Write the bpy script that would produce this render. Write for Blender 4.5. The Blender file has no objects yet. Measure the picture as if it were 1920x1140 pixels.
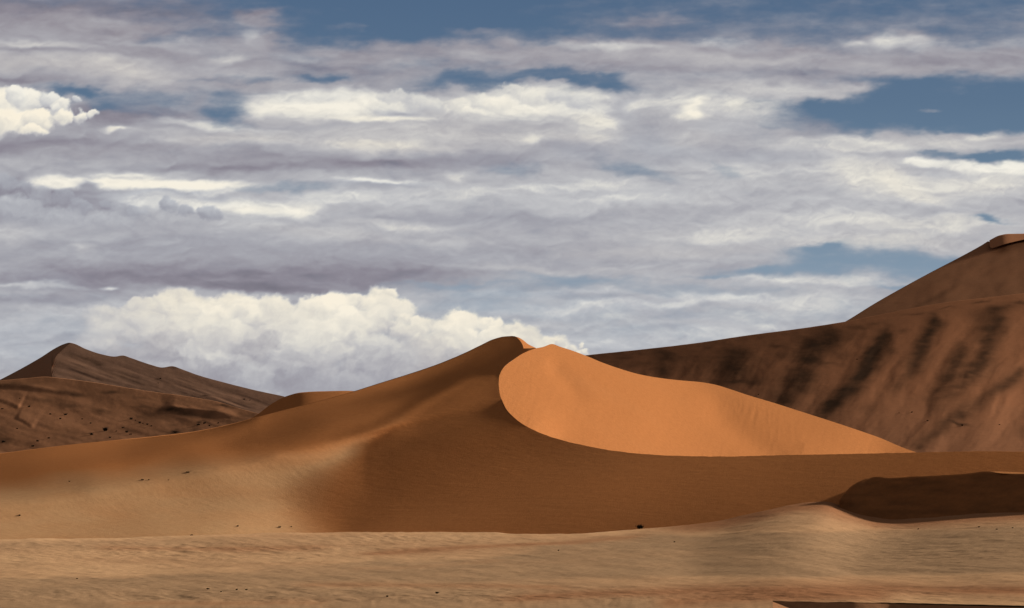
import bpy, math
import numpy as np
from mathutils import Vector

# ------------------------------------------------------------------ camera, light, world
scene = bpy.context.scene
COL = scene.collection
F, CX, CY, HOR = 5333.333, 960.0, 570.0, 830.0
HC = 20.0                                   # eye height above the plain, metres
PITCH = math.atan((HOR - CY) / F)
cam_d = bpy.data.cameras.new('camera')
cam_d.lens = 100.0
cam_d.sensor_width = 36.0
cam_d.clip_start = 1.0
cam_d.clip_end = 200000.0
cam = bpy.data.objects.new('camera', cam_d)
COL.objects.link(cam)
cam.location = (0, 0, HC)
cam.rotation_euler = (math.pi / 2 + PITCH, 0, 0)
scene.camera = cam

SUN_AZ, SUN_EL = math.radians(50), math.radians(15)   # azimuth clockwise from +Y (the view direction)
sd = Vector((math.sin(SUN_AZ) * math.cos(SUN_EL), math.cos(SUN_AZ) * math.cos(SUN_EL), math.sin(SUN_EL)))
sun_d = bpy.data.lights.new('sun', 'SUN')
sun_d.energy = 4.6
sun_d.angle = math.radians(3.5)      # the sun stands behind thin cloud: soft shadow edges
sun_d.color = (1.0, 0.86, 0.70)
sun = bpy.data.objects.new('sun', sun_d)
sun.rotation_euler = sd.to_track_quat('Z', 'Y').to_euler()
COL.objects.link(sun)

world = bpy.data.worlds.new('World')
scene.world = world
world.use_nodes = True
nt = world.node_tree
nt.nodes.clear()
wo = nt.nodes.new('ShaderNodeOutputWorld')
bg = nt.nodes.new('ShaderNodeBackground')
sk = nt.nodes.new('ShaderNodeTexSky')
sk.sky_type = 'NISHITA'
sk.sun_disc = False
sk.sun_elevation = SUN_EL
sk.sun_rotation = SUN_AZ
# broken cloud over most of the sky: white-grey veil mixed over the blue
tc = nt.nodes.new('ShaderNodeTexCoord')
nz = nt.nodes.new('ShaderNodeTexNoise')
nz.inputs['Scale'].default_value = 2.5
nz.inputs['Detail'].default_value = 6
mp = nt.nodes.new('ShaderNodeMapping')
mp.inputs['Scale'].default_value = (1, 1, 3)
rmp = nt.nodes.new('ShaderNodeMapRange')
rmp.inputs['From Min'].default_value = 0.30
rmp.inputs['From Max'].default_value = 0.50
mx = nt.nodes.new('ShaderNodeMix')
mx.data_type = 'RGBA'
mx.inputs['B'].default_value = (1.7, 1.35, 1.05, 1)
nt.links.new(tc.outputs['Generated'], mp.inputs[0])
nt.links.new(mp.outputs[0], nz.inputs['Vector'])
nt.links.new(nz.outputs['Fac'], rmp.inputs[0])
nt.links.new(rmp.outputs[0], mx.inputs[0])
nt.links.new(sk.outputs[0], mx.inputs['A'])
nt.links.new(mx.outputs['Result'], bg.inputs[0])
bg.inputs[1].default_value = 0.05
nt.links.new(bg.outputs[0], wo.inputs[0])

scene.view_settings.view_transform = 'Standard'
scene.view_settings.look = 'None'
scene.view_settings.gamma = 1.0
scene.view_settings.exposure = 1.0

# ------------------------------------------------------------------ maths helpers
RNG = np.random.RandomState(7)


def slopes(u, v):
    """Horizontal and vertical slope (per metre forward) of the sight line through photo pixel u, v."""
    xc = (np.asarray(u, float) - CX) / F
    zc = (CY - np.asarray(v, float)) / F
    yy = math.cos(PITCH) - zc * math.sin(PITCH)
    zz = math.sin(PITCH) + zc * math.cos(PITCH)
    return xc / yy, zz / yy


def P3(u, v, D):
    sx, sz = slopes(u, v)
    D = np.asarray(D, float)
    return np.stack([sx * D, D + 0 * sx, HC + sz * D], -1)


def curve(pts, col=1):
    """smooth monotone-ish interpolation of a column over u (pchip)"""
    p = np.array([(q[0], q[col]) for q in pts], float)
    x, y = p[:, 0], p[:, 1]
    h = np.diff(x)
    d = np.diff(y) / h
    m = np.zeros_like(x)
    for i in range(1, len(x) - 1):
        if d[i - 1] * d[i] > 0:
            w1, w2 = 2 * h[i] + h[i - 1], h[i] + 2 * h[i - 1]
            m[i] = (w1 + w2) / (w1 / d[i - 1] + w2 / d[i])
    m[0], m[-1] = d[0], d[-1]

    def f(q):
        q = np.asarray(q, float)
        i = np.clip(np.searchsorted(x, q) - 1, 0, len(h) - 1)
        t = (q - x[i]) / h[i]
        tc = np.clip(t, 0, 1)
        t2, t3 = tc * tc, tc ** 3
        r = (2 * t3 - 3 * t2 + 1) * y[i] + (t3 - 2 * t2 + tc) * h[i] * m[i] + (3 * t2 - 2 * t3) * y[i + 1] + (t3 - t2) * h[i] * m[i + 1]
        r = np.where(t < 0, y[0] + m[0] * (q - x[0]), r)
        return np.where(t > 1, y[-1] + m[-1] * (q - x[-1]), r)
    return f


class Field:
    """distance over sight directions: thin-plate surface through control points (u, v, D)"""

    def __init__(self, pts, smooth=1e-6, su=300.0, sv=300.0):
        p = np.array(pts, float)
        self.su, self.sv = su, sv
        self.x = np.stack([p[:, 0] / su, p[:, 1] / sv], -1)
        n = len(p)
        K = self.phi(self.x, self.x) + smooth * np.eye(n)
        Q = np.concatenate([np.ones((n, 1)), self.x], 1)
        A = np.zeros((n + 3, n + 3))
        A[:n, :n], A[:n, n:], A[n:, :n] = K, Q, Q.T
        b = np.zeros(n + 3)
        b[:n] = 1000.0 / p[:, 2]
        self.c = np.linalg.solve(A, b)

    @staticmethod
    def phi(a, b):
        r2 = (a[:, None, 0] - b[None, :, 0]) ** 2 + (a[:, None, 1] - b[None, :, 1]) ** 2
        return 0.5 * r2 * np.log(r2 + 1e-12)

    def __call__(self, u, v):
        u = np.asarray(u, float)
        v = np.asarray(v, float)
        q = np.stack([u.ravel() / self.su, v.ravel() / self.sv], -1)
        out = np.empty(len(q))
        for s in range(0, len(q), 20000):
            qq = q[s:s + 20000]
            out[s:s + 20000] = self.phi(qq, self.x) @ self.c[:-3] + self.c[-3] + qq @ self.c[-2:]
        return (1000.0 / out).reshape(u.shape)


_LAT = RNG.rand(256, 256)


def vnoise(x, y):
    """smooth value noise -1..1"""
    xi, yi = np.floor(x).astype(int), np.floor(y).astype(int)
    fx, fy = x - xi, y - yi
    fx = fx * fx * fx * (fx * (6 * fx - 15) + 10)
    fy = fy * fy * fy * (fy * (6 * fy - 15) + 10)
    a, b = xi & 255, (xi + 1) & 255
    c, d = yi & 255, (yi + 1) & 255
    return 2 * ((_LAT[a, c] * (1 - fx) + _LAT[b, c] * fx) * (1 - fy) + (_LAT[a, d] * (1 - fx) + _LAT[b, d] * fx) * fy) - 1


def fbm(x, y, octv=4, gain=0.5):
    s, a, t = 0, 1.0, 0
    for k in range(octv):
        s = s + a * vnoise(x + 17.3 * k, y + 9.1 * k)
        t += a
        a *= gain
        x, y = 2.03 * x * 0.8 - 2.03 * y * 0.6, 2.03 * x * 0.6 + 2.03 * y * 0.8
    return s / t


def sstep(a, b, x):
    t = np.clip((x - a) / (b - a), 0, 1)
    return t * t * (3 - 2 * t)


def gauss(u, v, cu, cv, ru, rv, ang=0.0):
    c, s = math.cos(math.radians(ang)), math.sin(math.radians(ang))
    a = ((u - cu) * c + (v - cv) * s) / ru
    b = (-(u - cu) * s + (v - cv) * c) / rv
    return np.exp(-(a * a + b * b))


def line_dist(u, v, pts):
    """distance in view pixels to a polyline and parameter 0..1 along it"""
    p = np.array(pts, float)
    best = np.full(np.shape(u), 1e9)
    tt = np.zeros(np.shape(u))
    sg = np.zeros(np.shape(u))
    L = np.concatenate([[0], np.cumsum(np.hypot(*np.diff(p, axis=0).T))])
    for i in range(len(p) - 1):
        d = p[i + 1] - p[i]
        t = np.clip(((u - p[i, 0]) * d[0] + (v - p[i, 1]) * d[1]) / (d @ d), 0, 1)
        ex, ey = u - p[i, 0] - t * d[0], v - p[i, 1] - t * d[1]
        e = np.hypot(ex, ey)
        m = e < best
        best = np.where(m, e, best)
        tt = np.where(m, (L[i] + t * (L[i + 1] - L[i])) / L[-1], tt)
        sg = np.where(m, np.sign(d[0] * ey - d[1] * ex), sg)
    return best, tt, sg


class MeshB:
    """collects grids of vertices (with a pale-sand value each) into one mesh"""

    def __init__(self):
        self.v, self.f, self.a, self.s, self.n = [], [], [], [], 0

    def grid(self, P, pale, stain_shade=0.0):
        r, c = P.shape[:2]
        idx = self.n + np.arange(r * c).reshape(r, c)
        self.v.append(P.reshape(-1, 3))
        self.a.append(np.broadcast_to(pale, (r, c)).reshape(-1))
        self.s.append(np.broadcast_to(stain_shade, (r, c)).reshape(-1))
        self.f.append(np.stack([idx[:-1, :-1], idx[:-1, 1:], idx[1:, 1:], idx[1:, :-1]], -1).reshape(-1, 4))
        self.n += r * c

    def build(self, name, mat, kind='structure'):
        v = np.concatenate(self.v).astype(np.float32)
        f = np.concatenate(self.f).astype(np.int32)
        a = np.concatenate(self.a).astype(np.float32)
        me = bpy.data.meshes.new(name)
        me.vertices.add(len(v))
        me.vertices.foreach_set('co', v.ravel())
        me.loops.add(f.size)
        me.loops.foreach_set('vertex_index', f.ravel())
        me.polygons.add(len(f))
        me.polygons.foreach_set('loop_start', np.arange(0, f.size, 4, dtype=np.int32))
        me.polygons.foreach_set('use_smooth', np.ones(len(f), bool))
        at = me.attributes.new('pale', 'FLOAT', 'POINT')
        at.data.foreach_set('value', a)
        st = np.concatenate(self.s).astype(np.float32)
        if st.any():
            at = me.attributes.new('stain_shade', 'FLOAT', 'POINT')
            at.data.foreach_set('value', st)
        me.update(calc_edges=True)
        me.materials.append(mat)
        o = bpy.data.objects.new(name, me)
        if kind:
            o['kind'] = kind
        COL.objects.link(o)
        return o


def col_patch(mb, us, vb, vt, field, rows, pale=0.0, bump=None, back=None, tpow=1.0, stain_shade=None):
    """sheet of ground between two lines of sight curves vb (below) and vt (above); back = lee side behind the top line"""
    us = np.asarray(us, float)
    t = np.linspace(0, 1, rows)[:, None] ** tpow
    U = np.broadcast_to(us, (rows, len(us)))
    V = vb(us)[None] * (1 - t) + vt(us)[None] * t
    D = field(U, V)
    P = P3(U, V, D)
    if bump is not None:
        P[..., 2] += bump(U, V, P)
    pl = pale(U, V, P) if callable(pale) else np.full(U.shape, pale)
    sn = stain_shade(U, V) if stain_shade is not None else np.zeros(U.shape)
    if back is not None:
        lee, low = back
        top = P[-1]
        h = np.maximum(top[:, 2] - low, 0.5)
        L = h / math.tan(math.radians(lee))
        k = np.linspace(0, 1, 26)[1:, None]
        rows2 = np.stack([top[None, :, 0] + (L * top[:, 0] / top[:, 1])[None] * k, top[None, :, 1] + L[None] * k,
                          top[None, :, 2] - h[None] * (k ** 1.0) - 0.0], -1)
        P = np.concatenate([P, rows2], 0)
        pl = np.concatenate([pl, np.repeat(pl[-1:], 25, 0)], 0)
        sn = np.concatenate([sn, np.repeat(sn[-1:] * 0, 25, 0)], 0)
    # beyond the sides of the view the same ground simply goes on
    sh = np.array([15.0, 45.0, 110.0, 250.0, 600.0])
    for on, edge, sg in ((us[0] <= -190, 0, -1), (us[-1] >= 2110, -1, 1)):
        if on:
            add = P[:, edge][:, None, :] + np.stack([sg * sh, 0 * sh, 0 * sh], -1)[None]
            pe, se = np.repeat(pl[:, edge][:, None], 5, 1), np.repeat(sn[:, edge][:, None], 5, 1)
            if sg < 0:
                P, pl, sn = np.concatenate([add[:, ::-1], P], 1), np.concatenate([pe, pl], 1), np.concatenate([se, sn], 1)
            else:
                P, pl, sn = np.concatenate([P, add], 1), np.concatenate([pl, pe], 1), np.concatenate([sn, se], 1)
    mb.grid(P, pl, sn)
    return P


# ------------------------------------------------------------------ materials
def sand_material(name, red, pale, grain=1.0, ripple=0.25, rough=0.9, mott=0.12, far=1.0, dark=(0.050, 0.030, 0.020), vary=0.35):
    m = bpy.data.materials.new(name)
    m.use_nodes = True
    t = m.node_tree
    N, L = t.nodes, t.links
    bs = N['Principled BSDF']
    bs.inputs['Roughness'].default_value = rough
    bs.inputs['Specular IOR Level'].default_value = 0.0
    at = N.new('ShaderNodeAttribute')
    at.attribute_name = 'pale'
    geo = N.new('ShaderNodeNewGeometry')
    n1 = N.new('ShaderNodeTexNoise')
    n1.inputs['Scale'].default_value = 0.035 / far
    n1.inputs['Detail'].default_value = 7
    n1.inputs['Roughness'].default_value = 0.62
    L.new(geo.outputs['Position'], n1.inputs['Vector'])
    ad = N.new('ShaderNodeMath')
    ad.operation = 'MULTIPLY_ADD'
    ad.inputs[1].default_value = vary
    mr = N.new('ShaderNodeMath')
    mr.operation = 'ADD'
    mr.use_clamp = True
    sb = N.new('ShaderNodeMath')
    sb.operation = 'SUBTRACT'
    sb.inputs[1].default_value = 0.5
    L.new(n1.outputs['Fac'], sb.inputs[0])
    L.new(sb.outputs[0], ad.inputs[0])
    ad.inputs[2].default_value = 0.0
    L.new(at.outputs['Fac'], mr.inputs[0])
    L.new(ad.outputs[0], mr.inputs[1])
    mix = N.new('ShaderNodeMix')
    mix.data_type = 'RGBA'
    mix.inputs['A'].default_value = (*red, 1)
    mix.inputs['B'].default_value = (*pale, 1)
    L.new(mr.outputs[0], mix.inputs[0])
    # fine mottling of grain size
    n2 = N.new('ShaderNodeTexNoise')
    n2.inputs['Scale'].default_value = 0.9 / far
    n2.inputs['Detail'].default_value = 8
    n2.inputs['Roughness'].default_value = 0.75
    L.new(geo.outputs['Position'], n2.inputs['Vector'])
    mr2 = N.new('ShaderNodeMapRange')
    mr2.inputs['From Min'].default_value = 0.3
    mr2.inputs['From Max'].default_value = 0.7
    mr2.inputs['To Min'].default_value = 1 - mott
    mr2.inputs['To Max'].default_value = 1 + mott
    L.new(n2.outputs['Fac'], mr2.inputs[0])
    vm = N.new('ShaderNodeVectorMath')
    vm.operation = 'SCALE'
    # streaks of heavy dark mineral grains, plus shade painted into the sand colour
    sa = N.new('ShaderNodeAttribute')
    sa.attribute_name = 'stain_shade'
    mk = N.new('ShaderNodeMix')
    mk.data_type = 'RGBA'
    mk.inputs['B'].default_value = (*dark, 1)
    L.new(sa.outputs['Fac'], mk.inputs[0])
    L.new(mix.outputs['Result'], mk.inputs['A'])
    L.new(mk.outputs['Result'], vm.inputs[0])
    L.new(mr2.outputs[0], vm.inputs['Scale'])
    L.new(vm.outputs[0], bs.inputs['Base Color'])
    # ripples and grain relief
    mpn = N.new('ShaderNodeMapping')
    mpn.inputs['Rotation'].default_value = (0, 0, math.radians(18))
    mpn.inputs['Scale'].default_value = (0.25, 1.0, 0.6)
    L.new(geo.outputs['Position'], mpn.inputs[0])
    n3 = N.new('ShaderNodeTexNoise')
    n3.inputs['Scale'].default_value = 0.55 / far
    n3.inputs['Detail'].default_value = 6
    n3.inputs['Roughness'].default_value = 0.7
    L.new(mpn.outputs[0], n3.inputs['Vector'])
    b1 = N.new('ShaderNodeBump')
    b1.inputs['Strength'].default_value = 1.0
    b1.inputs['Distance'].default_value = ripple
    L.new(n3.outputs['Fac'], b1.inputs['Height'])
    b2 = N.new('ShaderNodeBump')
    b2.inputs['Strength'].default_value = 1.0
    b2.inputs['Distance'].default_value = 0.05 * grain
    n4 = N.new('ShaderNodeTexNoise')
    n4.inputs['Scale'].default_value = 5.0 / far
    n4.inputs['Detail'].default_value = 3
    L.new(geo.outputs['Position'], n4.inputs['Vector'])
    L.new(n4.outputs['Fac'], b2.inputs['Height'])
    L.new(b1.outputs[0], b2.inputs['Normal'])
    L.new(b2.outputs[0], bs.inputs['Normal'])
    return m


RED = (0.372, 0.155, 0.058)
PALE = (0.395, 0.242, 0.128)
m_dune = sand_material('dune_sand', RED, PALE, ripple=0.10, grain=1.0, mott=0.12, vary=.16)
m_plain = sand_material('plain_sand', (0.28, 0.138, 0.072), (0.53, 0.338, 0.190), ripple=0.16, mott=0.20, dark=(0.285, 0.190, 0.114))
m_far = sand_material('far_sand', (0.325, 0.149, 0.079), (0.31, 0.19, 0.12), ripple=0.12, grain=0.8, far=2.5, mott=0.07, vary=.3)
m_farl = sand_material('far_sand_brown', (0.270, 0.130, 0.068), (0.215, 0.135, 0.100), ripple=0.10, grain=0.9, far=2.5, mott=0.12, vary=.3)

# ------------------------------------------------------------------ base ground to the horizon
mb = MeshB()
gx = np.array([-60000, -20000, -6000, -2000, -800, 0, 800, 2000, 6000, 20000, 60000.0])
gy = np.array([-60000, -20000, -5000, -1000, 0, 500, 1200, 3000, 9000, 30000, 60000.0])
GX, GY = np.meshgrid(gx, gy)
mb.grid(np.stack([GX, GY, np.full(GX.shape, -9.0)], -1), 0.5)
mb.build('ground', m_plain)

# ------------------------------------------------------------------ main dune
def Dp(u, v):
    sx, sz = slopes(u, v)
    return 132.4 / (0.197 - 0.543 * sx - sz)


SIL = [(-200, 876), (0, 850), (150, 832), (350, 811), (430, 796), (500, 777), (580, 757), (650, 738), (720, 716),
       (800, 690), (860, 667), (900, 648), (925, 636), (945, 631), (960, 630)]
SILD = [(-200, 930), (0, 930), (350, 930), (500, 930), (650, 925), (800, 915), (900, 905), (960, 895)]
PEAK = [(960, 630), (966, 631), (972, 636), (978, 643), (981, 650), (981.5, 653)]      # dark side crease by the summit
TOPR = [(960, 630), (970, 632), (980, 637), (990, 645), (1005, 652.5)]                 # lit scrap right of the summit
UPB = [(935, 720), (935.6, 708), (938, 700), (945, 688), (960, 676), (980, 663), (992, 657.5), (1005, 653)]
CRE = [(935, 720), (937, 738), (942, 752), (950, 768), (962, 781), (978, 794), (1000, 806), (1025, 816), (1050, 824), (1100, 836),
       (1150, 845), (1200, 851), (1280, 855), (1350, 856), (1450, 854), (1550, 852), (1650, 850), (1720, 848.5), (1850, 846.5), (1920, 847), (2120, 850)]
CRED = [(935, Dp(935, 720)), (950, Dp(950, 768)), (978, Dp(978, 794)), (1000, Dp(1000, 806)), (1050, 699), (1100, 696), (1200, 694), (1350, 694),
        (1550, 698), (1720, 703), (1920, 712), (2120, 720)]
FOOT = [(-200, 1030), (0, 1020), (300, 1010), (600, 1004), (800, 1003), (1000, 1006), (1200, 996), (1300, 986), (1400, 972), (1500, 955),
        (1560, 945), (1640, 935), (1750, 930), (2120, 930)]
FOOTD = [(-200, 575), (0, 590), (300, 610), (600, 628), (800, 635), (1000, 632), (1200, 640), (1300, 645), (1400, 652), (1560, 665), (1750, 675), (2120, 680)]
f_sil, f_sild = curve(SIL), curve(SILD)
f_up, f_cre, f_cred, f_foot, f_footd = curve(UPB), curve(CRE), curve(CRED), curve(FOOT), curve(FOOTD)
f_cre0 = f_cre
f_cre = lambda u: f_cre0(u) + .7 * sstep(1000, 1040, u) * fbm(np.asarray(u, float) / 9.0, 0 * np.asarray(u, float) + 3.3, 3, .6)
f_peak, f_topr = curve(PEAK), curve(TOPR)

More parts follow.
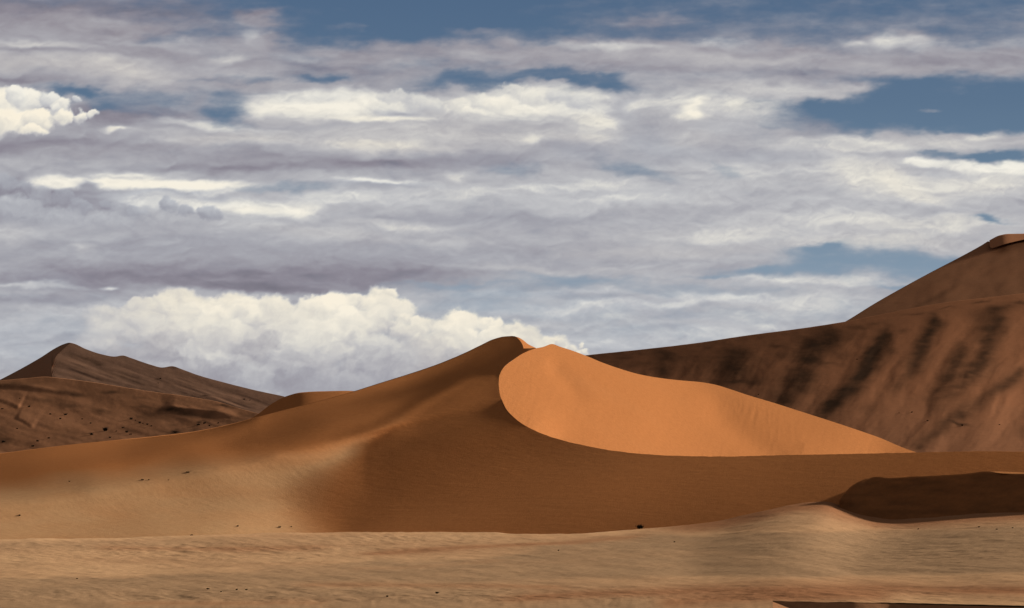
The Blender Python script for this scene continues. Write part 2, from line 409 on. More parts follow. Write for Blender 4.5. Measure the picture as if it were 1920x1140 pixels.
# distances of the windward surface
# shape of the windward side: 1e8 / distance on a regular net of sight lines (cubic spline weights)
WNET = """
90922 90913 90912 90911 90912 90910 90912 90913 90916 90918 90919 90918 90918 90915 90911 90912 90912 90910 90911 90915 90914 90906 90894 90883 90874 90869 90872 90886 90916 90962 91019 91086 91153 91196 91198 91125 90960 90692 90326 89905 89536 89396 89749 90865 92828 95347 97696 99013 98936 98150 97426 98511 102966 107699 110716 111926 112107 111966 111851 111830 111870 111943 112027 112120 112224 112337 112459 112583 112710 112832 112950 113063 113166 113252 113321 113369 113403 113417 113404 113372 113315 113229 113113 112967 112793 112589 112354 112090 111800 111486 111152 110798 110423 110034 109629 109208 108778 108344 107907 107464
90918 90911 90911 90911 90913 90912 90911 90909 90911 90912 90913 90914 90914 90912 90908 90907 90906 90904 90908 90913 90911 90904 90895 90892 90894 90902 90918 90941 90973 91009 91035 91044 91027 90970 90872 90727 90546 90342 90135 89965 89900 90047 90575 91667 93369 95447 97314 98249 98003 97565 97314 98876 104595 109824 112776 113813 113899 113740 113624 113591 113606 113643 113694 113759 113837 113930 114033 114140 114253 114362 114469 114569 114660 114737 114797 114839 114866 114874 114857 114820 114756 114665 114544 114394 114215 114006 113768 113501 113208 112892 112555 112197 111823 111432 111026 110606 110175 109740 109303 108861
90914 90909 90908 90910 90912 90911 90909 90906 90907 90907 90908 90910 90911 90908 90905 90905 90903 90903 90909 90913 90911 90905 90902 90906 90919 90941 90971 91001 91026 91038 91017 90955 90843 90684 90494 90296 90125 90018 90006 90118 90384 90838 91553 92620 94058 95705 97150 97828 97603 97786 98338 100518 107655 112861 115267 115870 115762 115557 115435 115388 115373 115374 115391 115426 115481 115552 115636 115727 115824 115921 116016 116104 116184 116251 116303 116339 116359 116360 116340 116297 116226 116129 116003 115849 115665 115452 115211 114942 114647 114326 113986 113627 113250 112859 112452 112032 111602 111166 110729 110287
90910 90906 90904 90906 90908 90909 90906 90903 90904 90904 90904 90906 90907 90907 90907 90907 90906 90908 90916 90919 90918 90917 90920 90933 90958 90991 91025 91044 91038 90996 90899 90743 90535 90294 90056 89871 89792 89867 90125 90575 91200 91968 92867 93920 95136 96448 97655 98338 98837 100079 102139 106353 113808 117535 118494 118239 117772 117467 117323 117253 117205 117169 117151 117156 117184 117235 117300 117376 117458 117542 117625 117701 117769 117828 117873 117901 117913 117906 117882 117833 117756 117653 117524 117366 117177 116960 116715 116444 116146 115823 115480 115118 114742 114348 113941 113522 113092 112657 112219 111780
90902 90900 90899 90901 90904 90906 90904 90903 90903 90903 90905 90907 90910 90913 90915 90918 90920 90924 90933 90937 90938 90942 90953 90975 91006 91040 91054 91030 90953 90819 90619 90364 90084 89828 89649 89611 89766 90155 90782 91629 92627 93697 94777 95857 96975 98165 99428 100515 102247 105363 110053 118917 123324 123586 122277 120857 119925 119480 119298 119198 119113 119037 118984 118960 118965 118994 119042 119102 119169 119240 119311 119376 119433 119483 119519 119540 119543 119530 119501 119445 119364 119257 119123 118961 118768 118548 118299 118024 117724 117398 117053 116691 116313 115919 115512 115094 114664 114231 113794 113357
90896 90895 90897 90900 90903 90905 90906 90906 90909 90912 90916 90921 90926 90931 90937 90940 90943 90949 90958 90964 90968 90978 90996 91020 91047 91054 91012 90899 90711 90462 90161 89847 89583 89449 89508 89812 90388 91239 92333 93609 94964 96306 97571 98769 100000 101398 103060 105163 108932 114182 121437 132703 132641 129339 125911 123454 122120 121557 121336 121204 121079 120964 120878 120827 120809 120821 120852 120896 120949 121007 121065 121119 121166 121206 121234 121246 121243 121223 121189 121127 121042 120931 120793 120626 120430 120207 119954 119676 119373 119046 118700 118337 117959 117565 117159 116742 116314 115883 115448 115015
90894 90894 90900 90906 90909 90910 90913 90918 90924 90933 90941 90947 90954 90959 90966 90969 90969 90973 90980 90986 90994 91008 91025 91041 91038 90982 90836 90596 90283 89941 89611 89356 89280 89484 90017 90893 92075 93510 95115 96802 98449 100001 101442 102852 104423 106196 108436 112711 118534 124291 131476 138783 137610 133086 128699 125748 124240 123631 123390 123227 123063 122912 122795 122722 122685 122679 122695 122726 122765 122811 122857 122900 122937 122968 122987 122991 122981 122956 122915 122850 122761 122646 122505 122335 122134 121908 121654 121373 121069 120739 120392 120029 119652 119260 118855 118440 118016 117588 117156 116727
90902 90905 90913 90923 90928 90929 90935 90944 90954 90966 90975 90982 90986 90987 90988 90986 90979 90977 90978 90984 90990 91000 91006 90993 90924 90760 90475 90103 89718 89404 89218 89240 89596 90400 91661 93308 95213 97258 99319 101312 103104 104738 106269 107888 109687 111771 116115 122572 127507 130477 135400 140207 139054 134770 130497 127642 126218 125653 125411 125219 125018 124835 124695 124602 124548 124527 124529 124548 124577 124611 124646 124680 124708 124730 124740 124737 124720 124690 124642 124572 124481 124365 124221 124047 123844 123616 123360 123077 122770 122440 122094 121731 121356 120967 120565 120153 119733 119311 118884 118458
90924 90929 90939 90951 90958 90960 90968 90979 90988 90998 91003 91002 90996 90985 90972 90957 90940 90928 90923 90923 90922 90916 90890 90815 90645 90341 89921 89490 89202 89171 89428 90021 91086 92728 94890 97391 99982 102503 104809 106872 108541 109998 111416 113034 115177 119401 126093 129912 131799 132563 135781 139320 138562 135140 131597 129226 128060 127591 127356 127136 126904 126697 126536 126427 126361 126328 126319 126328 126347 126373 126399 126423 126443 126456 126459 126450 126425 126390 126336 126263 126171 126052 125906 125729 125523 125293 125036 124750 124441 124112 123768 123407 123035 122650 122253 121846 121433 121016 120595 120174
90960 90964 90972 90983 90989 90991 90998 91004 91003 91000 90989 90968 90940 90907 90875 90841 90810 90789 90774 90764 90745 90705 90625 90462 90167 89736 89263 88965 89094 89755 90856 92328 94306 96888 99935 103145 106138 108768 110886 112599 113767 114747 116270 118601 122895 129041 132280 133044 134150 134437 135946 138158 137595 135078 132433 130669 129809 129439 129203 128954 128695 128470 128297 128177 128102 128060 128044 128046 128057 128076 128094 128110 128122 128127 128123 128106 128076 128036 127977 127901 127806 127685 127536 127356 127149 126916 126656 126368 126057 125730 125388 125033 124665 124286 123895 123496 123090 122681 122267 121852
90995 90995 90997 91000 90998 90994 90989 90978 90955 90925 90884 90831 90772 90711 90657 90609 90567 90538 90512 90482 90430 90339 90186 89929 89539 89070 88738 88910 89927 91807 94174 96720 99597 102947 106540 109985 112764 114824 116094 116934 117864 119510 122468 126497 131713 134128 134382 135252 135933 136166 136631 137627 137038 135219 133352 132118 131505 131197 130945 130667 130388 130152 129971 129845 129765 129718 129698 129695 129701 129713 129724 129733 129738 129735 129722 129700 129664 129616 129553 129473 129375 129251 129099 128917 128708 128472 128209 127921 127610 127283 126944 126593 126231 125858 125477 125088 124692 124292 123886 123478
90998 90992 90980 90966 90948 90925 90894 90850 90793 90723 90645 90557 90468 90385 90320 90270 90232 90202 90162 90100 89999 89845 89627 89321 88944 88642 88777 89872 92330 95966 99895 103408 106793 110330 113692 116469 118048 118624 119352 120943 123363 126671 130346 133898 135652 135748 136478 137011 137652 137930 137669 137869 137199 135835 134511 133637 133166 132868 132584 132281 131991 131752 131568 131441 131358 131309 131286 131280 131281 131287 131292 131294 131293 131281 131261 131230 131188 131134 131066 130982 130880 130753 130598 130414 130203 129964 129700 129410 129100 128776 128439 128092 127735 127371 127001 126623 126240 125850 125453 125050
90920 90904 90873 90834 90789 90737 90671 90587 90489 90382 90270 90161 90065 89991 89944 89919 89905 89884 89830 89726 89566 89363 89135 88909 88769 88969 90000 92501 96870 102595 108027 111883 114881 117521 119374 120174 120778 122221 124612 127789 130883 133435 135642 136925 137130 137809 138244 138642 138832 139019 138732 138719 138012 136909 135899 135212 134784 134455 134134 133812 133519 133282 133101 132974 132891 132840 132818 132809 132805 132806 132804 132799 132790 132771 132742 132705 132655 132595 132521 132434 132328 132199 132042 131858 131645 131406 131142 130854 130545 130224 129889 129546 129196 128840 128481 128116 127744 127365 126976 126575
90709 90686 90638 90571 90496 90412 90316 90202 90079 89956 89845 89758 89706 89696 89722 89768 89811 89815 89746 89596 89393 89203 89111 89212 89660 90798 93171 97399 103773 111375 117587 120463 121702 121932 122336 123882 126261 129149 132025 134525 135983 136924 138128 138507 139082 139570 139749 139713 139482 140081 140159 139994 139222 138246 137395 136777 136334 135959 135604 135273 134983 134753 134577 134454 134372 134322 134299 134287 134280 134274 134265 134251 134234 134206 134170 134126 134070 134005 133927 133838 133730 133601 133446 133263 133054 132820 132561 132278 131973 131655 131325 130987 130642 130293 129944 129592 129232 128861 128474 128071
90345 90335 90280 90196 90101 90006 89906 89797 89696 89616 89574 89588 89666 89803 89981 90162 90305 90360 90293 90126 89951 89924 90225 91022 92499 95015 99018 104880 112612 120800 125951 125928 125497 125971 128004 130905 133456 135548 137046 137899 138228 139316 139879 140371 140700 140607 140607 140687 140939 141237 141234 141170 140451 139592 138841 138251 137782 137369 136995 136663 136383 136161 135995 135878 135800 135752 135728 135714 135702 135689 135672 135649 135622 135586 135543 135493 135435 135368 135291 135202 135098 134974 134825 134651 134454 134232 133985 133713 133418 133108 132783 132449 132110 131767 131425 131084 130736 130372 129983 129568
89883 89926 89896 89823 89745 89684 89636 89605 89607 89666 89802 90034 90356 90746 91167 91563 91868 92023 92018 91931 91948 92353 93416 95345 98253 102397 107926 114675 122098 127844 130151 129974 130974 132657 134854 136836 138056 138891 139394 139695 140738 141393 141388 141456 141340 141568 141901 142033 142102 142048 141983 141889 141413 140745 140115 139567 139094 138669 138290 137966 137700 137492 137337 137229 137158 137115 137092 137078 137060 137040 137015 136984 136949 136905 136858 136807 136751 136689 136617 136536 136439 136326 136192 136036 135861 135662 135437 135185 134908 134610 134293 133964 133629 133292 132958 132626 132291 131936 131540 131106
89489 89653 89704 89696 89698 89747 89844 89994 90217 90542 90992 91578 92276 93037 93802 94504 95060 95412 95597 95789 96284 97499 99738 103153 107613 113155 119422 125681 131106 133491 135000 136312 137462 138435 139267 139937 140447 140863 141391 142280 142668 141938 141967 142257 142711 143006 143116 143022 142890 142797 142612 142352 142002 141627 141156 140681 140242 139830 139465 139156 138907 138715 138574 138478 138419 138385 138369 138357 138338 138313 138282 138244 138205 138159 138113 138066 138019 137968 137909 137840 137759 137664 137551 137421 137277 137111 136919 136696 136446 136167 135861 135539 135212 134881 134554 134236 133917 133576 133176 132715
89458 89843 90055 90189 90358 90616 90970 91429 92010 92745 93652 94733 95938 97180 98383 99490 100412 101117 101710 102488 103849 106301 110012 114915 120465 126403 131798 135590 137611 138773 140887 141982 141958 141737 141764 141972 142370 142990 143504 143344 142568 142829 143372 143760 143997 144118 144071 143849 143587 143349 143055 142755 142543 142301 141964 141579 141203 140826 140488 140203 139975 139802 139680 139601 139560 139542 139537 139533 139519 139496 139464 139427 139388 139346 139308 139271 139238 139203 139162 139111 139050 138977 138888 138788 138678 138550 138396 138210 137991 137736 137449 137139 136825 136502 136189 135891 135599 135288 134894 134402
90185 90926 91395 91758 92190 92764 93494 94387 95460 96736 98225 99920 101733 103533 105234 106819 108220 109467 110736 112459 115121 119172 124350 129929 134779 138353 140381 141339 142249 143618 144812 145158 144546 144052 143916 143996 144379 144374 143850 143696 144025 144282 144641 144887 145068 145110 144906 144517 144114 143802 143521 143288 143034 142780 142551 142277 141977 141649 141352 141098 140898 140748 140651 140597 140579 140582 140594 140604 140603 140590 140568 140537 140506 140476 140449 140427 140410 140392 140369 140337 140294 140239 140171 140097 140013 139915 139797 139642 139454 139225 138963 138673 138382 138076 137785 137519 137267 137016 136653 136131
92094 93375 94190 94858 95638 96619 97819 99243 100902 102805 104948 107311 109756 112097 114251 116268 118174 120146 122362 125186 129013 133660 138162 141588 143564 144340 144700 145161 145855 146536 146871 147433 146899 146326 145838 145548 145248 144776 144823 145107 145235 145426 145725 145918 146022 145941 145591 145079 144580 144292 144052 143797 143551 143316 143073 142838 142596 142334 142093 141883 141720 141604 141541 141515 141525 141551 141582 141609 141623 141624 141617 141600 141581 141565 141552 141544 141539 141533 141521 141499 141464 141416 141355 141288 141211 141119 141013 140870 140701 140490 140255 139990 139738 139465 139216 138999 138803 138648 138363 137818
95545 97602 98801 99812 100990 102425 104133 106118 108384 110908 113664 116622 119563 122321 124807 127166 129609 132166 134812 137750 141070 144040 145923 146785 147190 147590 147912 148157 148487 149045 149668 150022 149070 147755 146759 146296 146011 145929 146103 146224 146353 146534 146720 146798 146792 146620 146196 145631 145075 144835 144590 144352 144118 143880 143650 143414 143191 142996 142823 142677 142571 142503 142482 142489 142524 142568 142610 142644 142664 142667 142667 142659 142650 142642 142637 142635 142632 142625 142608 142578 142532 142471 142392 142301 142194 142067 141921 141751 141561 141351 141134 140908 140700 140496 140321 140177 140053 140009 139875 139346
100701 103852 105360 106687 108249 110095 112248 114712 117469 120476 123627 126857 129989 132881 135466 137965 140476 142808 144891 146700 148161 149020 149367 149675 150273 151034 151495 151755 151973 152145 152157 151635 150231 148880 147929 147491 147280 147152 147111 147260 147440 147539 147545 147512 147441 147234 146808 146214 145647 145409 145181 144948 144712 144486 144272 144084 143928 143802 143716 143672 143659 143676 143711 143759 143807 143847 143873 143879 143868 143843 143813 143785 143762 143745 143733 143719 143700 143669 143625 143566 143491 143402 143300 143182 143045 142885 142699 142493 142268 142037 141807 141594 141396 141232 141102 141008 140959 140928 140978 140631
107428 112058 113632 115149 116970 119059 121454 124128 127035 130107 133240 136411 139449 142195 144608 146760 148613 150014 150905 151403 151814 152208 152647 153218 153832 154284 154398 154196 153767 153239 152597 151912 150711 149375 148501 148246 148227 148218 148144 148276 148361 148341 148231 148143 148061 147871 147458 146844 146251 146026 145802 145576 145359 145168 145017 144910 144844 144828 144844 144881 144931 144984 145037 145080 145109 145117 145104 145070 145022 144968 144919 144879 144848 144821 144794 144761 144716 144659 144588 144503 144407 144297 144170 144022 143848 143649 143432 143202 142972 142749 142545 142362 142215 142101 142024 141985 141976 141996 142016 141786
115237 121520 122956 124455 126314 128392 130750 133317 136058 138934 141880 144770 147404 149627 151375 152724 153733 154390 154752 155042 155412 155800 156046 156161 156146 155941 155524 154950 154254 153554 152910 152225 151120 150031 149351 149224 149286 149257 149075 149098 149094 149004 148864 148784 148725 148558 148141 147508 146892 146673 146466 146273 146115 146008 145960 145963 146013 146083 146160 146231 146284 146320 146339 146340 146323 146289 146240 146180 146113 146048 145992 145944 145900 145857 145807 145748 145676 145593 145500 145395 145276 145138 144976 144788 144578 144352 144120 143892 143675 143480 143311 143177 143080 143020 142996 142999 143021 143052 143089 142903
123545 131126 132475 133887 135622 137528 139672 141956 144357 146855 149375 151669 153574 155008 156006 156767 157504 158076 158340 158413 158362 158187 157886 157492 157032 156492 155886 155230 154540 153867 153195 152505 151644 150801 150294 150189 150209 150111 149864 149779 149728 149632 149534 149480 149435 149268 148844 148198 147570 147378 147224 147116 147070 147088 147161 147268 147376 147475 147547 147585 147595 147582 147550 147505 147450 147388 147320 147247 147173 147101 147033 146969 146906 146838 146763 146678 146585 146483 146371 146242 146092 145916 145716 145497 145266 145034 144810 144603 144420 144268 144152 144073 144031 144020 144030 144053 144084 144122 144164 144009
132237 140685 141944 143207 144736 146368 148148 149991 151860 153721 155570 157055 158194 159050 159626 160107 160563 160707 160495 160125 159685 159185 158603 157980 157355 156732 156121 155501 154878 154236 153607 152984 152261 151611 151197 151030 150957 150808 150567 150414 150369 150313 150253 150207 150154 149976 149553 148925 148334 148215 148177 148203 148294 148426 148572 148698 148795 148849 148866 148847 148799 148735 148661 148585 148510 148434 148357 148277 148194 148110 148026 147941 147855 147765 147669 147566 147456 147332 147190 147025 146834 146624 146399 146166 145937 145722 145525 145357 145222 145124 145063 145036 145035 145049 145074 145104 145141 145182 145231 145115
141369 150281 151363 152398 153601 154820 156097 157346 158519 159612 160657 161430 162026 162405 162510 162481 162321 161973 161459 160866 160242 159588 158913 158237 157607 157020 156452 155885 155316 154721 154103 153493 152880 152350 151981 151761 151621 151450 151270 151112 151069 151034 150987 150937 150864 150677 150291 149752 149278 149302 149406 149558 149729 149887 150010 150089 150118 150107 150061 149988 149898 149800 149703 149611 149525 149441 149355 149263 149167 149068 148965 148861 148755 148645 148530 148409 148274 148121 147946 147746 147530 147300 147067 146843 146636 146451 146299 146183 146103 146061 146047 146054 146073 146098 146126 146160 146197 146249 146319 146246
150614 159606 160334 161031 161769 162472 163169 163786 164305 164675 164790 164863 164810 164557 164141 163660 163134 162551 161888 161189 160516 159864 159222 158597 158008 157446 156907 156364 155810 155221 154606 154000 153461 153024 152694 152453 152288 152133 151997 151878 151819 151776 151722 151657 151577 151427 151157 150797 150516 150666 150857 151033 151180 151280 151333 151336 151302 151235 151145 151039 150921 150805 150696 150596 150501 150405 150305 150199 150089 149972 149852 149731 149608 149485 149358 149214 149050 148860 148642 148406 148165 147933 147716 147521 147349 147221 147124 147064 147038 147034 147045 147067 147091 147118 147152 147192 147250 147331 147437 147419
158955 167451 167635 167872 168019 168134 168171 168120 167914 167555 167087 166576 166021 165426 164767 164105 163466 162814 162151 161504 160893 160300 159708 159114 158537 157988 157452 156917 156359 155775 155161 154556 154070 153694 153397 153173 153013 152881 152773 152680 152600 152531 152464 152414 152394 152368 152269 152099 151978 152158 152313 152426 152495 152519 152502 152450 152369 152267 152149 152023 151891 151766 151650 151539 151430 151320 151205 151086 150958 150828 150698 150566 150435 150297 150132 149937 149720 149491 149254 149049 148897 148702 148543 148413 148307 148236 148188 148164 148164 148176 148194 148213 148232 148249 148277 148316 148386 148488 148612 148656
165137 172140 171656 171388 171018 170597 170118 169558 168954 168334 167689 167041 166404 165750 165088 164440 163814 163207 162603 162005 161435 160882 160318 159752 159199 158668 158157 157638 157092 156506 155883 155251 154768 154417 154152 153950 153798 153678 153578 153486 153397 153323 153307 153361 153474 153577 153592 153516 153446 153552 153623 153655 153652 153618 153554 153464 153353 153227 153093 152954 152817 152685 152557 152432 152310 152187 152060 151925 151788 151653 151511 151368 151204 151014 150805 150628 150509 150328 150147 149997 149896 149763 149647 149557 149490 149447 149424 149417 149426 149444 149463 149481 149496 149513 149539 149582 149658 149766 149890 149974
168811 173551 172869 172357 171749 171150 170524 169910 169311 168691 168071 167457 166835 166217 165592 164975 164380 163792 163221 162678 162185 161719 161226 160720 160221 159737 159252 158748 158180 157541 156841 156130 155623 155259 154986 154774 154605 154481 154385 154305 154266 154306 154439 154615 154797 154916 154928 154848 154756 154777 154771 154741 154692 154620 154524 154407 154274 154132 153986 153838 153694 153552 153413 153279 153148 153014 152871 152729 152592 152433 152285 152103 151938 151876 151734 151606 151527 151403 151270 151156 151074 150978 150890 150822 150772 150743 150730 150731 150743 150762 150783 150803 150822 150844 150875 150926 151008 151118 151245 151354
170929 174046 173281 172690 172099 171544 170999 170461 169893 169320 168737 168140 167546 166953 166378 165815 165267 164763 164286 163845 163433 163018 162574 162102 161604 161096 160575 160010 159377 158663 157902 157137 156598 156176 155845 155593 155403 155272 155211 155273 155427 155632 155840 156012 156132 156176 156133 156022 155904 155859 155801 155733 155651 155550 155429 155293 155146 154991 154833 154677 154526 154379 154235 154094 153946 153798 153650 153516 153348 153192 153119 153038 152936 152903 152819 152732 152667 152577 152474 152380 152302 152221 152147 152087 152044 152020 152011 152015 152030 152052 152078 152106 152135 152168 152210 152272 152362 152478 152611 152740
172308 174286 173684 173258 172810 172378 171915 171430 170939 170416 169861 169306 168756 168215 167693 167194 166715 166224 165773 165344 164927 164502 164021 163488 162957 162410 161830 161213 160522 159765 158945 158156 157584 157097 156716 156402 156181 156139 156334 156625 156889 157092 157228 157301 157323 157288 157201 157071 156936 156849 156759 156658 156550 156424 156286 156135 155973 155807 155642 155479 155326 155172 155016 154856 154704 154571 154424 154339 154267 154169 154122 154077 154016 153982 153924 153858 153796 153719 153630 153541 153460 153381 153310 153252 153211 153189 153183 153190 153210 153238 153273 153313 153355 153404 153463 153539 153640 153767 153910 154055
173726 175322 174944 174601 174254 173877 173479 173046 172530 171990 171455 170894 170315 169749 169227 168701 168149 167685 167223 166780 166316 165809 165301 164815 164265 163680 163087 162442 161745 160975 160185 159346 158687 158053 157629 157344 157324 157540 157867 158140 158315 158409 158445 158423 158375 158289 158175 158039 157886 157780 157658 157534 157398 157258 157104 156938 156766 156595 156425 156264 156096 155934 155792 155640 155510 155419 155325 155271 155231 155170 155127 155084 155030 154986 154929 154866 154800 154723 154635 154544 154457 154374 154302 154245 154206 154185 154181 154193 154220 154257 154303 154356 154414 154480 154556 154649 154763 154903 155059 155219
175228 177141 176683 176386 175980 175571 175069 174494 173988 173442 172825 172192 171643 171106 170531 169959 169523 169001 168503 167981 167473 167051 166644 165988 165385 164828 164144 163430 162656 161932 161117 160398 159816 159373 159143 158984 159069 159199 159344 159463 159502 159498 159458 159371 159286 159184 159049 158930 158786 158685 158511 158369 158228 158064 157887 157707 157529 157356 157166 156997 156828 156677 156552 156429 156330 156260 156197 156153 156115 156060 156005 155946 155880 155817 155749 155679 155604 155522 155429 155334 155242 155156 155082 155025 154988 154970 154971 154989 155022 155068 155125 155191 155266 155347 155439 155548 155677 155831 155999 156172
176090 178812 178197 177669 177140 176517 175887 175474 174754 174043 173397 173108 172413 171644 170974 170643 170476 169740 169098 168487 167983 167598 167180 166502 165902 165341 164673 163973 163235 162545 161824 161213 160734 160404 160231 160113 160123 160130 160112 160069 159985 159887 159784 159674 159584 159502 159413 159340 159258 159189 159062 158938 158815 158667 158495 158316 158137 157963 157782 157620 157470 157340 157234 157137 157058 156996 156939 156887 156833 156762 156684 156601 156515 156433 156351 156270 156187 156098 156001 155903 155807 155720 155647 155591 155557 155543 155548 155572 155612 155666 155734 155811 155896 155991 156096 156218 156361 156525 156704 156889
175299 178139 178546 177908 176908 176057 175409 175023 174308 173571 173001 172702 172072 171323 170718 170436 170238 169601 168939 168325 167833 167447 167024 166435 165874 165339 164744 164118 163475 162863 162261 161749 161350 161066 160881 160728 160620 160486 160318 160136 159948 159781 159645 159539 159473 159438 159419 159418 159416 159410 159358 159291 159209 159094 158948 158784 158616 158449 158283 158135 158006 157895 157806 157725 157653 157586 157518 157444 157361 157265 157161 157053 156947 156848 156754 156664 156574 156481 156382 156283 156187 156100 156029 155977 155946 155936 155946 155974 156020 156081 156155 156241 156334 156438 156554 156687 156840 157013 157200 157394
173240 176003 176998 176594 175553 174591 173926 173513 172929 172316 171849 171539 171020 170395 169893 169636 169411 168890 168281 167707 167242 166867 166471 165978 165490 165018 164518 163998 163471 162964 162477 162056 161713 161442 161215 160988 160755 160484 160183 159885 159616 159403 159253 159168 159145 159172 159232 159314 159400 159473 159506 159510 159483 159411 159299 159160 159008 158852 158703 158570 158457 158363 158285 158209 158131 158050 157959 157856 157741 157618 157489 157360 157237 157124 157020 156924 156830 156735 156637 156538 156444 156360 156293 156245 156217 156210 156223 156255 156305 156371 156451 156543 156642 156753 156876 157016 157175 157356 157552 157751
170659 173391 174741 174610 173664 172687 172022 171622 171175 170717 170363 170095 169693 169203 168807 168588 168376 167949 167413 166895 166468 166119 165767 165363 164958 164569 164171 163766 163358 162966 162588 162249 161951 161678 161402 161090 160736 160337 159917 159518 159180 158930 158777 158718 158744 158836 158977 159145 159320 159478 159595 159673 159704 159683 159607 159495 159359 159219 159085 158967 158869 158787 158714 158637 158551 158452 158335 158201 158054 157902 157750 157603 157466 157340 157229 157126 157030 156935 156837 156741 156651 156571 156507 156463 156437 156433 156449 156485 156538 156608 156693 156790 156894 157010 157139 157286 157451 157637 157840 158044
"""
